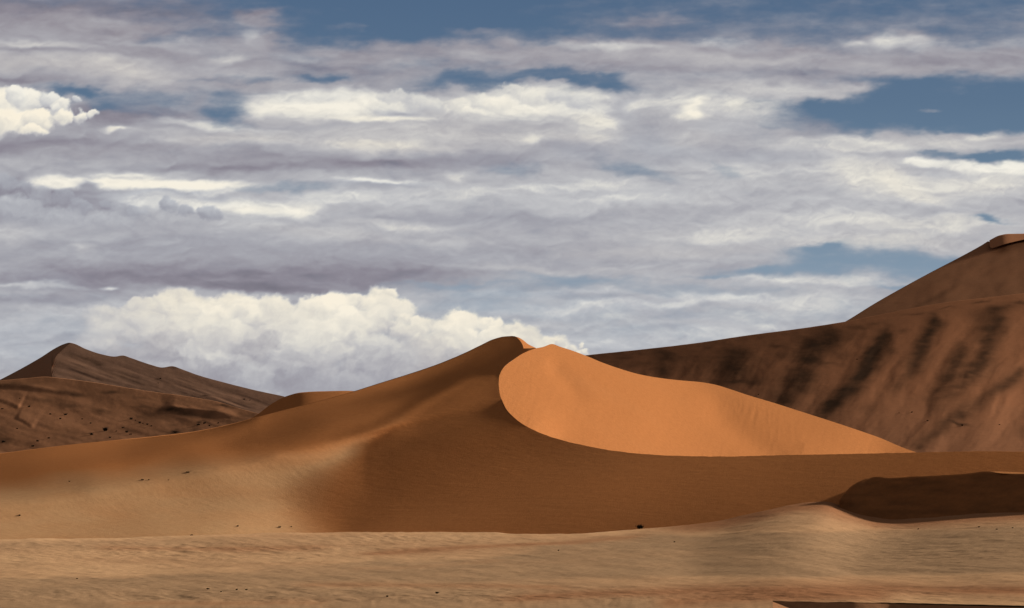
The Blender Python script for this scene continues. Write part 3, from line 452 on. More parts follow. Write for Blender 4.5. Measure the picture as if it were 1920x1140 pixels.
WFINE = """
0 0 0 0 0 0 0 0 0 0 0 0 0 0 0 0 0 0 0 0 0 0 0 0 0 0 0 0 0 0 0 0 0 0 0 0 0 0 0 0 0 0
0 0 0 0 0 0 0 0 0 0 0 0 0 0 0 0 0 0 0 0 0 0 0 0 0 0 0 0 0 0 0 0 0 0 0 0 0 0 0 0 0 0
0 0 0 0 0 0 0 0 0 0 0 0 0 0 0 0 0 0 0 0 0 0 0 0 0 0 0 0 0 0 0 0 0 0 0 0 0 0 0 0 0 0
0 0 0 -3 -5 -7 -6 -4 1 6 12 19 25 32 37 41 44 45 44 43 40 37 33 28 23 19 15 13 13 15 19 21 26 30 2 -21 -26 -9 30 -1 -1 0
0 0 0 -6 -11 -12 -8 1 14 29 46 65 83 100 114 125 132 134 133 128 121 111 100 86 72 59 49 44 41 46 58 62 70 68 -4 -53 -8 57 87 -1 -1 0
0 0 0 -8 -13 -9 3 22 49 79 112 146 179 209 235 254 266 270 266 257 242 223 200 175 148 122 103 91 85 91 116 127 110 60 -26 -8 127 194 163 -1 -2 0
0 0 0 -7 -7 7 33 70 115 165 217 270 320 366 403 431 448 451 444 427 403 371 334 294 250 207 174 154 142 144 175 194 126 38 47 187 355 326 229 0 -1 0
0 0 0 -3 10 42 90 151 221 295 369 443 512 573 622 657 676 678 664 637 599 551 496 437 373 306 255 223 205 200 205 196 116 103 306 570 630 407 292 1 -1 0
0 0 0 8 41 100 179 272 373 475 576 671 758 832 890 929 948 944 918 877 822 754 676 595 506 408 331 279 256 248 208 186 206 355 716 960 793 418 329 1 1 0
0 0 0 26 89 186 305 439 577 711 839 956 1058 1142 1204 1242 1256 1239 1197 1135 1059 964 856 748 630 494 387 309 264 243 224 300 539 851 1120 1082 681 373 307 -1 -1 0
0 0 0 51 156 302 473 654 834 1004 1157 1293 1406 1494 1553 1584 1584 1549 1479 1389 1285 1156 1012 869 715 549 420 337 274 271 362 602 1029 1328 1240 921 571 296 145 0 0 0
0 0 0 84 243 450 682 918 1144 1348 1525 1674 1792 1874 1920 1933 1913 1848 1738 1606 1467 1299 1113 932 741 552 424 373 381 483 748 1110 1439 1409 1006 691 477 201 47 0 0 0
0 0 0 126 349 629 929 1225 1498 1735 1930 2083 2195 2260 2279 2261 2208 2103 1935 1744 1556 1352 1148 954 758 589 492 501 619 845 1240 1550 1533 1172 740 543 377 126 -3 0 0 0
0 0 0 177 475 835 1210 1567 1885 2148 2350 2496 2588 2622 2594 2525 2427 2268 2026 1761 1521 1310 1130 976 862 779 738 810 1026 1295 1556 1576 1223 830 706 533 295 68 -41 1 0 0
0 0 0 236 619 1064 1512 1927 2284 2564 2758 2876 2933 2917 2819 2675 2509 2280 1980 1699 1456 1287 1173 1101 1093 1081 1064 1170 1463 1643 1584 1280 850 741 662 456 225 39 -63 -1 0 0
0 0 0 303 775 1306 1821 2283 2668 2950 3113 3178 3175 3092 2899 2653 2398 2138 1886 1659 1507 1436 1412 1428 1446 1430 1381 1470 1638 1592 1282 941 836 728 560 389 222 62 -32 -1 0 0
0 0 0 376 938 1544 2110 2603 2998 3262 3364 3341 3247 3074 2785 2499 2267 2053 1889 1750 1695 1703 1742 1776 1764 1675 1627 1648 1562 1320 969 827 789 649 498 362 233 122 44 3 0 0
0 0 0 450 1094 1758 2348 2842 3223 3446 3451 3298 3068 2847 2639 2471 2325 2204 2109 2040 2011 2026 2031 1998 1880 1712 1660 1575 1366 1095 902 799 682 572 460 349 260 194 95 0 0 0
0 0 0 520 1226 1916 2489 2946 3278 3428 3307 3063 2875 2750 2669 2591 2519 2459 2410 2349 2315 2281 2204 2079 1865 1682 1568 1430 1136 929 847 721 597 507 429 346 284 229 143 -2 -1 0
0 0 0 572 1301 1974 2480 2857 3089 3172 3117 3041 2968 2935 2901 2851 2788 2724 2650 2541 2444 2334 2161 1953 1770 1631 1513 1292 1011 877 781 661 550 452 351 254 203 215 160 0 1 0
0 0 0 580 1265 1860 2259 2598 2856 3036 3140 3173 3181 3189 3171 3108 3017 2909 2772 2610 2432 2261 2008 1773 1673 1601 1385 1076 928 830 722 622 501 356 225 143 119 123 100 0 -2 -1
0 0 1 491 1033 1528 2015 2488 2879 3149 3331 3391 3410 3396 3341 3227 3077 2904 2716 2509 2306 2086 1859 1716 1672 1543 1232 1012 909 762 609 474 330 206 130 96 83 81 57 0 -3 -1
0 1 0 259 806 1352 1930 2498 2981 3321 3527 3592 3574 3514 3391 3218 3009 2787 2565 2366 2110 1860 1753 1717 1589 1351 1154 1021 838 635 446 285 177 98 63 66 75 63 36 1 -1 -1
2 5 -1 239 835 1397 2005 2597 3094 3432 3607 3640 3570 3450 3284 3075 2849 2612 2405 2187 1969 1829 1814 1696 1463 1256 1079 829 589 426 302 215 140 77 45 43 38 19 7 0 0 0
1 3 0 282 861 1461 2096 2687 3158 3451 3581 3562 3454 3292 3098 2888 2660 2422 2185 1992 1914 1855 1773 1617 1393 1126 839 566 378 270 216 158 101 50 16 7 3 3 1 0 0 0
0 2 0 312 855 1475 2107 2661 3074 3314 3407 3383 3273 3108 2919 2711 2477 2260 2099 1988 1906 1768 1534 1333 1118 862 633 468 344 246 157 78 17 -31 -53 -41 -17 -1 7 0 0 0
0 1 1 317 822 1437 2041 2543 2897 3100 3181 3167 3074 2915 2709 2484 2284 2165 2093 1980 1828 1526 1191 989 860 674 519 402 296 183 75 -10 -76 -113 -111 -82 -47 -15 3 0 0 0
0 1 0 270 715 1291 1856 2326 2666 2878 2984 2996 2897 2724 2529 2357 2223 2095 1936 1708 1386 1128 1018 977 825 623 440 294 169 55 -39 -118 -166 -179 -164 -122 -73 -30 -7 0 1 0
0 1 1 218 591 1112 1635 2091 2446 2680 2807 2810 2704 2548 2415 2288 2139 1958 1664 1280 967 902 993 910 732 527 334 182 47 -62 -155 -223 -255 -255 -221 -160 -97 -46 -13 0 1 1
0 0 0 136 448 934 1458 1924 2294 2537 2661 2660 2580 2435 2264 2073 1870 1613 1306 1048 922 913 842 705 556 372 205 63 -59 -169 -259 -321 -349 -332 -280 -205 -129 -61 -17 0 2 1
0 0 0 66 324 793 1316 1788 2157 2402 2525 2545 2463 2283 2064 1833 1533 1255 1080 920 887 795 665 548 401 234 77 -52 -169 -276 -361 -421 -437 -407 -343 -253 -157 -75 -22 0 1 1
0 -1 0 71 284 733 1255 1723 2081 2315 2410 2375 2241 2037 1805 1564 1308 1111 911 781 714 614 523 401 261 105 -37 -159 -273 -377 -463 -517 -525 -486 -406 -300 -189 -88 -20 0 0 0
-1 -2 0 47 255 693 1222 1694 2041 2225 2258 2167 1985 1763 1527 1326 1115 931 732 653 567 471 368 246 119 -17 -145 -260 -370 -475 -558 -607 -611 -559 -468 -349 -218 -95 -19 0 0 0
0 -2 0 45 262 682 1144 1548 1833 2007 2053 1952 1786 1581 1360 1135 939 781 619 537 425 318 212 105 -9 -128 -247 -358 -467 -568 -647 -693 -687 -630 -527 -391 -242 -105 -18 0 0 0
0 0 2 98 351 632 993 1339 1659 1864 1921 1842 1668 1449 1216 1003 819 665 492 390 276 173 75 -24 -127 -235 -343 -450 -554 -653 -729 -769 -761 -693 -579 -430 -268 -115 -20 0 0 0
0 2 1 71 274 552 949 1333 1620 1767 1780 1652 1448 1223 994 784 617 485 348 273 160 55 -50 -147 -243 -339 -436 -535 -636 -732 -803 -840 -823 -750 -627 -464 -287 -125 -24 0 0 0
1 2 -3 22 186 501 867 1194 1428 1543 1531 1400 1204 980 757 569 437 344 244 167 50 -60 -166 -260 -350 -433 -521 -615 -712 -803 -872 -901 -881 -802 -668 -493 -305 -132 -25 0 0 0
0 0 0 42 183 438 738 1041 1272 1389 1384 1251 1054 829 617 445 324 240 143 60 -61 -170 -275 -366 -448 -523 -602 -692 -782 -868 -930 -957 -931 -845 -704 -519 -320 -139 -26 0 0 0
-1 -2 3 35 144 363 633 905 1113 1215 1199 1070 883 671 472 309 201 127 48 -37 -158 -270 -374 -461 -537 -605 -679 -761 -847 -926 -984 -1006 -974 -883 -735 -541 -335 -145 -27 0 0 0
0 0 0 11 106 300 535 767 942 1026 1007 887 715 515 329 180 83 24 -49 -134 -252 -361 -462 -545 -617 -681 -748 -825 -903 -977 -1030 -1048 -1013 -916 -761 -560 -347 -150 -28 0 0 0
0 2 0 11 91 250 443 636 781 849 828 717 557 375 204 67 -23 -79 -149 -226 -335 -441 -540 -619 -688 -748 -812 -881 -954 -1022 -1070 -1084 -1044 -942 -781 -575 -356 -155 -29 0 0 0
0 1 0 18 84 208 360 515 631 683 660 558 413 246 88 -41 -127 -181 -245 -312 -413 -515 -608 -683 -747 -805 -865 -930 -997 -1060 -1104 -1112 -1067 -961 -797 -587 -364 -158 -30 0 0 0
0 0 0 15 66 163 282 403 491 528 502 410 278 126 -19 -137 -221 -277 -339 -398 -489 -581 -667 -736 -798 -853 -910 -971 -1033 -1091 -1128 -1131 -1081 -971 -805 -593 -368 -161 -31 0 0 0
0 0 0 8 46 120 210 298 360 379 349 266 149 14 -115 -224 -310 -369 -433 -480 -553 -634 -713 -779 -838 -892 -947 -1004 -1060 -1112 -1142 -1139 -1086 -974 -807 -596 -371 -162 -31 0 0 0
0 0 0 6 32 83 144 202 240 243 209 134 31 -88 -204 -305 -390 -454 -516 -554 -613 -683 -752 -813 -870 -922 -975 -1026 -1077 -1122 -1145 -1136 -1079 -966 -800 -592 -369 -162 -31 0 0 0
0 0 0 3 18 47 80 111 126 117 80 13 -78 -184 -289 -381 -462 -527 -587 -622 -667 -726 -785 -841 -894 -943 -992 -1039 -1083 -1120 -1137 -1122 -1062 -949 -785 -581 -363 -158 -30 0 0 0
0 0 0 1 5 14 22 28 24 3 -37 -100 -182 -276 -370 -454 -529 -592 -647 -680 -716 -763 -813 -862 -910 -955 -998 -1040 -1077 -1106 -1115 -1095 -1031 -919 -760 -563 -352 -155 -30 0 0 0
0 0 0 -2 -8 -18 -31 -48 -69 -101 -146 -206 -279 -363 -447 -522 -590 -648 -697 -729 -758 -795 -834 -875 -917 -957 -995 -1030 -1060 -1081 -1083 -1056 -988 -876 -721 -531 -330 -145 -27 0 0 0
0 0 0 -5 -20 -47 -81 -118 -155 -197 -246 -303 -371 -445 -519 -586 -646 -697 -738 -766 -790 -818 -848 -882 -916 -949 -981 -1008 -1031 -1043 -1036 -1002 -932 -820 -670 -491 -304 -133 -26 0 0 0
0 -1 0 -6 -31 -74 -126 -180 -232 -283 -335 -391 -454 -520 -585 -643 -694 -737 -770 -794 -814 -834 -856 -881 -907 -934 -958 -977 -989 -990 -973 -931 -856 -747 -605 -439 -269 -117 -22 0 0 0
0 -1 0 -10 -42 -99 -167 -236 -300 -358 -413 -469 -528 -587 -642 -692 -733 -767 -793 -812 -826 -839 -853 -869 -888 -907 -923 -932 -933 -923 -895 -846 -770 -664 -532 -382 -232 -100 -18 0 0 0
0 0 0 -12 -53 -123 -203 -283 -356 -420 -477 -533 -587 -639 -686 -727 -761 -787 -806 -819 -828 -836 -844 -852 -862 -870 -873 -869 -856 -835 -799 -747 -672 -574 -457 -325 -197 -85 -17 0 0 0
0 0 0 -12 -59 -142 -232 -319 -398 -465 -525 -580 -630 -675 -716 -750 -776 -795 -807 -813 -817 -819 -820 -821 -821 -818 -808 -790 -767 -736 -696 -643 -573 -485 -382 -270 -162 -69 -13 0 0 0
0 0 0 -12 -61 -148 -244 -337 -420 -490 -552 -606 -654 -695 -730 -757 -776 -788 -795 -799 -798 -792 -782 -769 -755 -740 -719 -693 -663 -630 -590 -541 -479 -404 -317 -223 -134 -57 -11 0 0 0
0 0 0 -13 -61 -149 -247 -341 -424 -495 -557 -611 -657 -696 -725 -744 -756 -763 -767 -768 -761 -745 -724 -699 -674 -648 -620 -589 -557 -524 -487 -444 -392 -329 -258 -182 -109 -46 -9 0 0 0
0 0 0 -12 -59 -145 -242 -333 -415 -485 -545 -596 -639 -672 -697 -714 -725 -729 -725 -714 -693 -664 -633 -603 -573 -544 -515 -486 -457 -428 -396 -360 -317 -266 -209 -147 -88 -37 -7 0 0 0
0 0 0 -9 -54 -137 -229 -315 -392 -458 -512 -556 -592 -620 -644 -662 -673 -672 -658 -634 -601 -564 -529 -496 -466 -438 -412 -386 -362 -339 -314 -285 -251 -211 -166 -117 -70 -30 -6 0 0 0
0 0 0 -12 -51 -128 -209 -281 -342 -406 -457 -499 -536 -568 -590 -601 -593 -575 -546 -515 -481 -447 -417 -388 -364 -342 -320 -300 -280 -262 -243 -221 -195 -164 -129 -91 -55 -24 -4 0 0 0
0 0 0 -11 -47 -114 -180 -227 -289 -340 -391 -431 -473 -500 -516 -509 -485 -452 -418 -386 -355 -328 -305 -285 -269 -253 -238 -221 -207 -195 -181 -165 -145 -122 -97 -71 -43 -16 -2 0 0 0
0 1 0 4 -22 -81 -127 -184 -216 -273 -313 -342 -350 -370 -368 -354 -329 -303 -281 -256 -235 -219 -201 -191 -175 -169 -155 -146 -136 -128 -121 -110 -97 -82 -66 -50 -29 -10 1 0 0 0
0 0 0 -6 -6 -35 -85 -133 -96 -147 -180 -206 -185 -196 -193 -187 -172 -157 -146 -131 -117 -110 -99 -96 -82 -83 -72 -67 -64 -57 -55 -49 -42 -35 -30 -21 -5 2 8 0 0 0
0 0 0 -4 -1 -11 -35 -55 -31 -50 -66 -78 -66 -69 -68 -65 -59 -54 -50 -44 -39 -36 -32 -31 -26 -26 -22 -20 -20 -17 -16 -14 -11 -9 -8 -5 2 4 5 0 0 0
0 0 0 0 0 0 0 0 0 0 0 0 0 0 0 0 0 0 0 0 0 0 0 0 0 0 0 0 0 0 0 0 0 0 0 0 0 0 0 0 0 0
0 0 0 0 0 0 0 0 0 0 0 0 0 0 0 0 0 0 0 0 0 0 0 0 0 0 0 0 0 0 0 0 0 0 0 0 0 0 0 0 0 0
0 0 0 0 0 0 0 0 0 0 0 0 0 0 0 0 0 0 0 0 0 0 0 0 0 0 0 0 0 0 0 0 0 0 0 0 0 0 0 0 0 0
"""


class NetField:
    def __init__(self, text, u0, du, v0, dv):
        self.c = np.array([[float(q) for q in r.split()] for r in text.strip().split('\n')]) / 1e5
        self.u0, self.du, self.v0, self.dv = u0, du, v0, dv

    @staticmethod
    def bs(t):
        return (1 - t) ** 3 / 6, (3 * t ** 3 - 6 * t * t + 4) / 6, (-3 * t ** 3 + 3 * t * t + 3 * t + 1) / 6, t ** 3 / 6

    def weight(self, u, v, inside=False):
        x = (np.asarray(u, float) - self.u0) / self.du
        y = (np.asarray(v, float) - self.v0) / self.dv
        nv, nu = self.c.shape
        i = np.clip(np.floor(x).astype(int), 1, nu - 3)
        j = np.clip(np.floor(y).astype(int), 1, nv - 3)
        bu, bv = self.bs(x - i), self.bs(y - j)
        w = 0
        for p in range(4):
            for q in range(4):
                w = w + bu[p] * bv[q] * self.c[j - 1 + q, i - 1 + p]
        if inside:
            w = np.where((x >= 1) & (x < nu - 2) & (y >= 1) & (y < nv - 2), w, 0)
        return w

    def __call__(self, u, v):
        return 1000.0 / (self.weight(u, v) + self.finer.weight(u, v, True))


W = NetField(WNET, -232.0, 24.0, 606.0, 12.0)
W.finer = NetField(WFINE, 468.0, 12.0, 648.0, 6.0)
EDGE = [(762, 786), (735, 800), (712, 813), (695, 824), (686, 836), (676, 854), (652, 877), (624, 900), (606, 925), (600, 950), (606, 975), (622, 1005)]
print('main field ready')


def dune_bump(U, V, P):
    x, y = P[..., 0], P[..., 1]
    return 0.12 * fbm(x / 40, y / 55, 2) + 0.015 * fbm(x / 5, y / 5, 2)


def dune_pale(U, V, P):
    z = P[..., 2]
    # wind-sorted pale sand lies on the low skirts, red sand on the upper dune
    n_ = fbm(U / 110, V / 22, 4)
    lo = sstep(-22, 34, V - (f_line(U) + 14 * fbm(U / 160, V / 50, 3)))
    eu = np.interp(V, [q[1] for q in EDGE], [q[0] for q in EDGE])
    wd = 1.3 + 3.6 * sstep(840, 910, V)
    right = 1 - sstep(-22, 8, (U - eu + 6 * fbm(U / 50, V / 40, 3)) / wd)  # boundary set on the shade edge, deepening it in the sand colour
    return np.clip(lo * right * (.92 + .22 * n_), 0, 1)


f_line = curve([(-200, 925), (0, 905), (200, 885), (350, 866), (500, 856), (600, 842), (700, 812), (735, 798), (800, 766), (2200, 700)])

mb = MeshB()
uL = np.concatenate([np.arange(-200, 900, 2.5), np.arange(900, 930, 1.0), np.arange(930, 935.01, 0.5)])
col_patch(mb, uL, f_foot, f_sil, W, 240, dune_pale, dune_bump, back=(24, -9.0))
uu = np.concatenate([np.arange(935, 940, 0.25), np.arange(940, 981.6, 0.75)])
f_top_a = lambda u: np.where(u < 960, f_sil(u), f_peak(u))
col_patch(mb, uu, f_up, f_top_a, W, 70, dune_pale, dune_bump)
uu2 = np.arange(981.5, 1005.1, 0.75)
f_topb = lambda u: 653.3 - (u - 981.5) * 0.022
col_patch(mb, uu2, f_up, lambda u: np.minimum(f_topb(u), f_up(u) - 0.01), W, 12, 0.0, dune_bump)
ub = np.concatenate([np.arange(935, 940, 0.2), np.arange(940, 960, 0.5), np.arange(960, 1000, 1), np.arange(1000, 2121, 2.5)])
col_patch(mb, ub, lambda u: f_foot(u) + 20 * np.exp(-((u - 1590) / 90.0) ** 2), f_cre, W, 190, dune_pale, dune_bump)
# summit scrap: a small slip face that falls to the right
Dtop = float(W(np.array([966.0]), np.array([631.0]))[0])
T = Field([(960, 630, Dtop), (972, 636, Dtop - 3), (981.5, 653, Dtop - 9), (1005, 652.8, Dtop + 4), (985, 640, Dtop + 2)], smooth=1e-3)
ut = np.arange(961, 1005.1, 0.8)
col_patch(mb, ut, lambda u: np.where(u < 981.5, f_peak(u), f_topb(u)), lambda u: np.minimum(f_topr(u), np.where(u < 981.5, f_peak(u), f_topb(u)) - 0.01), T, 16, 0.0, None, back=(28, -9.0))

# sunlit slip face: the bowl to the right of the S-shaped crest
RIM = [(1005, 653), (1018, 650.5), (1035, 645), (1050, 650), (1075, 658), (1100, 667.5), (1130, 680), (1160, 690.5), (1200, 702), (1240, 709), (1280, 713.5), (1310, 716), (1340, 721),
       (1370, 730), (1400, 740), (1450, 755), (1500, 771), (1550, 787), (1600, 803.5), (1650, 821), (1690, 838), (1720, 849), (1760, 864)]
f_rim = curve(RIM)
sctl = []
for u, v in UPB[1:] + CRE[:7]:
    sctl.append((u, v, float(Dp(u, v))))
for u, k in ((1035, 1), (1100, 1), (1200, 1), (1310, .995), (1400, .972), (1500, .945), (1600, .918), (1720, .89)):
    sctl.append((u, float(f_rim(u)), float(Dp(u, float(f_rim(u)))) * k))
for u, v, k in ((1050, 824, 1.01), (1100, 836, 1.01), (1200, 855, 1.01), (1350, 860, 1.005), (1500, 860, .968), (1650, 860, .928), (1200, 780, 1), (1100, 760, 1), (1350, 790, .995), (1500, 820, .957)):
    sctl.append((u, v, float(Dp(u, v)) * k))
S = Field(sctl, smooth=1e-5)


def slip_bump(U, V, P):
    d, t, s = line_dist(U, V, [(1022, 668), (1050, 700), (1085, 735), (1120, 760)])
    b = -.5 * np.exp(-(d / 17) ** 2) * sstep(0, .25, t) * sstep(1, .5, t)
    d2, t2, s2 = line_dist(U, V, [(1300, 735), (1370, 790), (1450, 858)])
    b = b - 1.0 * np.exp(-(d2 / 30) ** 2) * sstep(0, .4, t2)
    e = sstep(0, 25, V - f_rim(U))
    fl = fbm(U / 5.0 + 0.02 * V + .8 * fbm(U / 30, V / 20, 2), V / 34, 4, .65) * (gauss(U, V, 1410, 765, 60, 28, 20) * 0.09 + .02)
    d3, t3, s3 = line_dist(U, V, [(1492, 828), (1530, 832), (1580, 842), (1620, 850)])
    b = b + .22 * sstep(-7, 7, d3 * s3) * np.exp(-(d3 / 26) ** 2) * sstep(0, .15, t3)
    fl = fl + .022 * fbm(U / 9 + .05 * V, V / 70, 4, .6) + .014 * fbm(P[..., 0] / 1.6, P[..., 1] / 5, 3)
    return b * e + fl * e + e * 0.15 * fbm(P[..., 0] / 30, P[..., 1] / 60, 2)


us = np.concatenate([np.arange(935, 940, 0.2), np.arange(940, 1000, 0.6), np.arange(1000, 1770, 2)])
f_stop = lambda u: np.where(u < 1005, f_up(u), f_rim(u))
f_sbot = lambda u: f_cre(u) + 55 * sstep(1000, 1150, u)
col_patch(mb, us, f_sbot, lambda u: np.minimum(f_stop(u), f_sbot(u) - 0.01), S, 150, 0.0, slip_bump, back=None)
ur = np.arange(1005, 1770, 2.5)
col_patch(mb, ur, lambda u: f_rim(u) + .3, f_rim, S, 2, 0.0, None, back=(20, -9.0))
uc = np.arange(1040, 2121, 4)
col_patch(mb, uc, lambda u: f_cre(u) + .3, f_cre, W, 2, 0.0, dune_bump, back=(31, -9.0))
mb.build('sand_dune', m_dune)

# ------------------------------------------------------------------ far right dune (two tiers)
R2T = [(680, 810), (780, 750), (860, 712), (940, 690), (1020, 676), (1100, 666), (1200, 655.5), (1300, 644), (1400, 629), (1500, 616), (1590, 602), (1650, 590), (1720, 576), (1780, 566), (1850, 558), (1920, 550), (2120, 535)]
f_r2 = curve(R2T)
R2CTL = [
    (1020, 676, 1782.8), (1020, 741.3, 1651), (1020, 806.7, 1537.6), (1020, 872, 1432.8), (1110, 664.9, 1773.8), (1110, 733.9, 1639.7),
    (1110, 803, 1521.5), (1110, 872, 1411.7), (1200, 655.5, 1764.1), (1200, 727.7, 1627.3), (1200, 799.8, 1504.5), (1200, 872, 1390.2),
    (1290, 645.3, 1759.5), (1290, 702, 1651.1), (1290, 758.6, 1551.1), (1290, 815.3, 1457.1), (1290, 872, 1368.4), (1380, 631.9, 1759.8),
    (1380, 691.9, 1646.2), (1380, 752, 1540.2), (1380, 812, 1441.1), (1380, 872, 1349.2), (1470, 620, 1760.2), (1470, 683, 1642.1), (1470, 746, 1529.9),
    (1470, 809, 1427.4), (1470, 872, 1331.9), (1560, 607, 1763.2), (1560, 673.3, 1643.2), (1560, 739.5, 1523.5), (1560, 805.8, 1415.5),
    (1560, 872, 1314.6), (1650, 590, 1777.4), (1650, 646.4, 1676.2), (1650, 702.8, 1577.5), (1650, 759.2, 1475.4), (1650, 815.6, 1384.2),
    (1650, 872, 1301.2), (1740, 572.4, 1797.4), (1740, 632.3, 1691.2), (1740, 692.2, 1586.9), (1740, 752.2, 1478.6), (1740, 812.1, 1377.9),
    (1740, 872, 1293.6), (1830, 560.2, 1814.1), (1830, 622.6, 1703.8), (1830, 684.9, 1595.2), (1830, 747.3, 1481.7), (1830, 809.6, 1374.3),
    (1830, 872, 1289.7), (1920, 550, 1831.6), (1920, 614.4, 1717.4), (1920, 678.8, 1609.4), (1920, 743.2, 1492.6), (1920, 807.6, 1376.2),
    (1920, 872, 1289.7), (2010, 542.7, 1845.9), (2010, 608.6, 1729.5), (2010, 674.4, 1621.1), (2010, 740.3, 1500.8), (2010, 806.1, 1379.2),
    (2010, 872, 1290.3), (2100, 536.5, 1864.4), (2100, 592.4, 1764.7), (2100, 648.3, 1669.7), (2100, 704.2, 1570.7), (2100, 760.2, 1463.5),
    (2100, 816.1, 1362.7), (2100, 872, 1293.7),
]
R2F = Field(R2CTL, smooth=2e-5)


def strokes(U, V, lst, grow=1.0, rag=.45):
    """blobs u, v, ru, rv, angle, strength with wandering edges"""
    Uw = U + 7 * fbm(U / 26, V / 14, 4, .6)
    Vw = V + 4 * fbm(U / 24 + 9, V / 12 + 4, 4, .6)
    k = np.ones(np.shape(U))
    for (a, b, ru, rv, an, st) in lst:
        k = k * (1 - st * gauss(Uw, Vw, a, b, ru * grow, rv * grow, an))
    k = 1 - k
    return np.clip(1.1 * k * (1 + rag * fbm(U / 16, V / 7, 4, .6)), 0, 1)


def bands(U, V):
    """broad soft diagonal darker belts running down the far dune"""
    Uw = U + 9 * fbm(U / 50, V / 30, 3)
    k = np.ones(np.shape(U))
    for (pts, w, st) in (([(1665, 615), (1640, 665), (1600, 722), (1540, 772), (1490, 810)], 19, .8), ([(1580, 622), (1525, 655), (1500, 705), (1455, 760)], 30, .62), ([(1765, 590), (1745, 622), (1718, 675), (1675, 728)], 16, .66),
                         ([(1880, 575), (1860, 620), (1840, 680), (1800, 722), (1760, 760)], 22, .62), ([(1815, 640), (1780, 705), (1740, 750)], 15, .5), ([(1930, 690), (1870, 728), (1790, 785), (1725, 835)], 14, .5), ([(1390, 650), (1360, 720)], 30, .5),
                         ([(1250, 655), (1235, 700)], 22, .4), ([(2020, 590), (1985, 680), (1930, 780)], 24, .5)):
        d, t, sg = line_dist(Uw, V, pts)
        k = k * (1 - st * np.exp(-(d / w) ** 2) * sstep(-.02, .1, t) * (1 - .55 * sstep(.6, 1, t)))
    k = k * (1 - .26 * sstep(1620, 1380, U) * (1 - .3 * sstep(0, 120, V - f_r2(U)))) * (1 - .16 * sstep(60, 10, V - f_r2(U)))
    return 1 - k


def r2_dark(U, V):
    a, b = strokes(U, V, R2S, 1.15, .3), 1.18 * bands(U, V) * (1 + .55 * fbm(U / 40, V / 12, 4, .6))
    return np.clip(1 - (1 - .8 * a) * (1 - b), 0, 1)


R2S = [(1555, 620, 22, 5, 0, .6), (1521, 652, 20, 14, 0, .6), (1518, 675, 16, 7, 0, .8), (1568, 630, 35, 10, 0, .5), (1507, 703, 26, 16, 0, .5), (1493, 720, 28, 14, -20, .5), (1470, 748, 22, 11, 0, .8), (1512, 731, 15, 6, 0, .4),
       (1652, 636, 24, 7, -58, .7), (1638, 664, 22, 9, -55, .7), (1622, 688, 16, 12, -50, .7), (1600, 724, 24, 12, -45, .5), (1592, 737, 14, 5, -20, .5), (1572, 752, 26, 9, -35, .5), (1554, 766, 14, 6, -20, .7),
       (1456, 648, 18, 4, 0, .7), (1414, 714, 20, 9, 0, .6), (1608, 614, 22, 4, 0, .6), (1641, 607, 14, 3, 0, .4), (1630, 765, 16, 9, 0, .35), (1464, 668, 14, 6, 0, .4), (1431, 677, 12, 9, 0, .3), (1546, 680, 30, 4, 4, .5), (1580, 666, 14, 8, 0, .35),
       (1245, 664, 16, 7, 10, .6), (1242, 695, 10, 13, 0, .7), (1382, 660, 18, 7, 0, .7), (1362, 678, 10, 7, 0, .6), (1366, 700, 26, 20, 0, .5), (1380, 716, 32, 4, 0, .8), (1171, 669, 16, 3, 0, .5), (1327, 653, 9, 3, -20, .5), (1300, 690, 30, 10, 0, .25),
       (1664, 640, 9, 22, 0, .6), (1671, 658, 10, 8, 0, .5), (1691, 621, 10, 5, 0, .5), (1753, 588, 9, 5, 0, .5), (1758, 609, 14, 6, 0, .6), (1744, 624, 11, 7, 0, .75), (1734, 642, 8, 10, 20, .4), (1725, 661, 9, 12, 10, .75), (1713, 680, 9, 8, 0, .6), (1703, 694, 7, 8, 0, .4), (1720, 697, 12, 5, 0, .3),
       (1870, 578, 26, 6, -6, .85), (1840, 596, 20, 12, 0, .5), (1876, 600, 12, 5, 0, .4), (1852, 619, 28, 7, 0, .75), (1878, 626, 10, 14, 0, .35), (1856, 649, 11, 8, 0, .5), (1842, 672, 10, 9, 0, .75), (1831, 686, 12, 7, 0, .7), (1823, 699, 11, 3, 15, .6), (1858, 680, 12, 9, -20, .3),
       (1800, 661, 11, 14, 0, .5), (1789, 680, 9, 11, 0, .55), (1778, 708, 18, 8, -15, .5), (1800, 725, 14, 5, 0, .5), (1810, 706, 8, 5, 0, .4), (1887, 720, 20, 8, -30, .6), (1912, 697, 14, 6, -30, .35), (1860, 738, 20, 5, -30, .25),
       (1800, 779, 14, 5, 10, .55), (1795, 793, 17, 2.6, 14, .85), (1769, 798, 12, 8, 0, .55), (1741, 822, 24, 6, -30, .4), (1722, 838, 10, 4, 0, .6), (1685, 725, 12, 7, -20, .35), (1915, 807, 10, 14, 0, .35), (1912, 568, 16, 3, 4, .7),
       (1716, 588, 20, 2, -4, .55), (1840, 565, 16, 1.8, -9, .7), (1775, 577, 14, 1.6, -10, .5), (1775, 745, 16, 4, -20, .2), (2000, 600, 50, 14, 0, .5), (2020, 680, 30, 20, -30, .5), (1990, 740, 30, 10, -30, .4)]
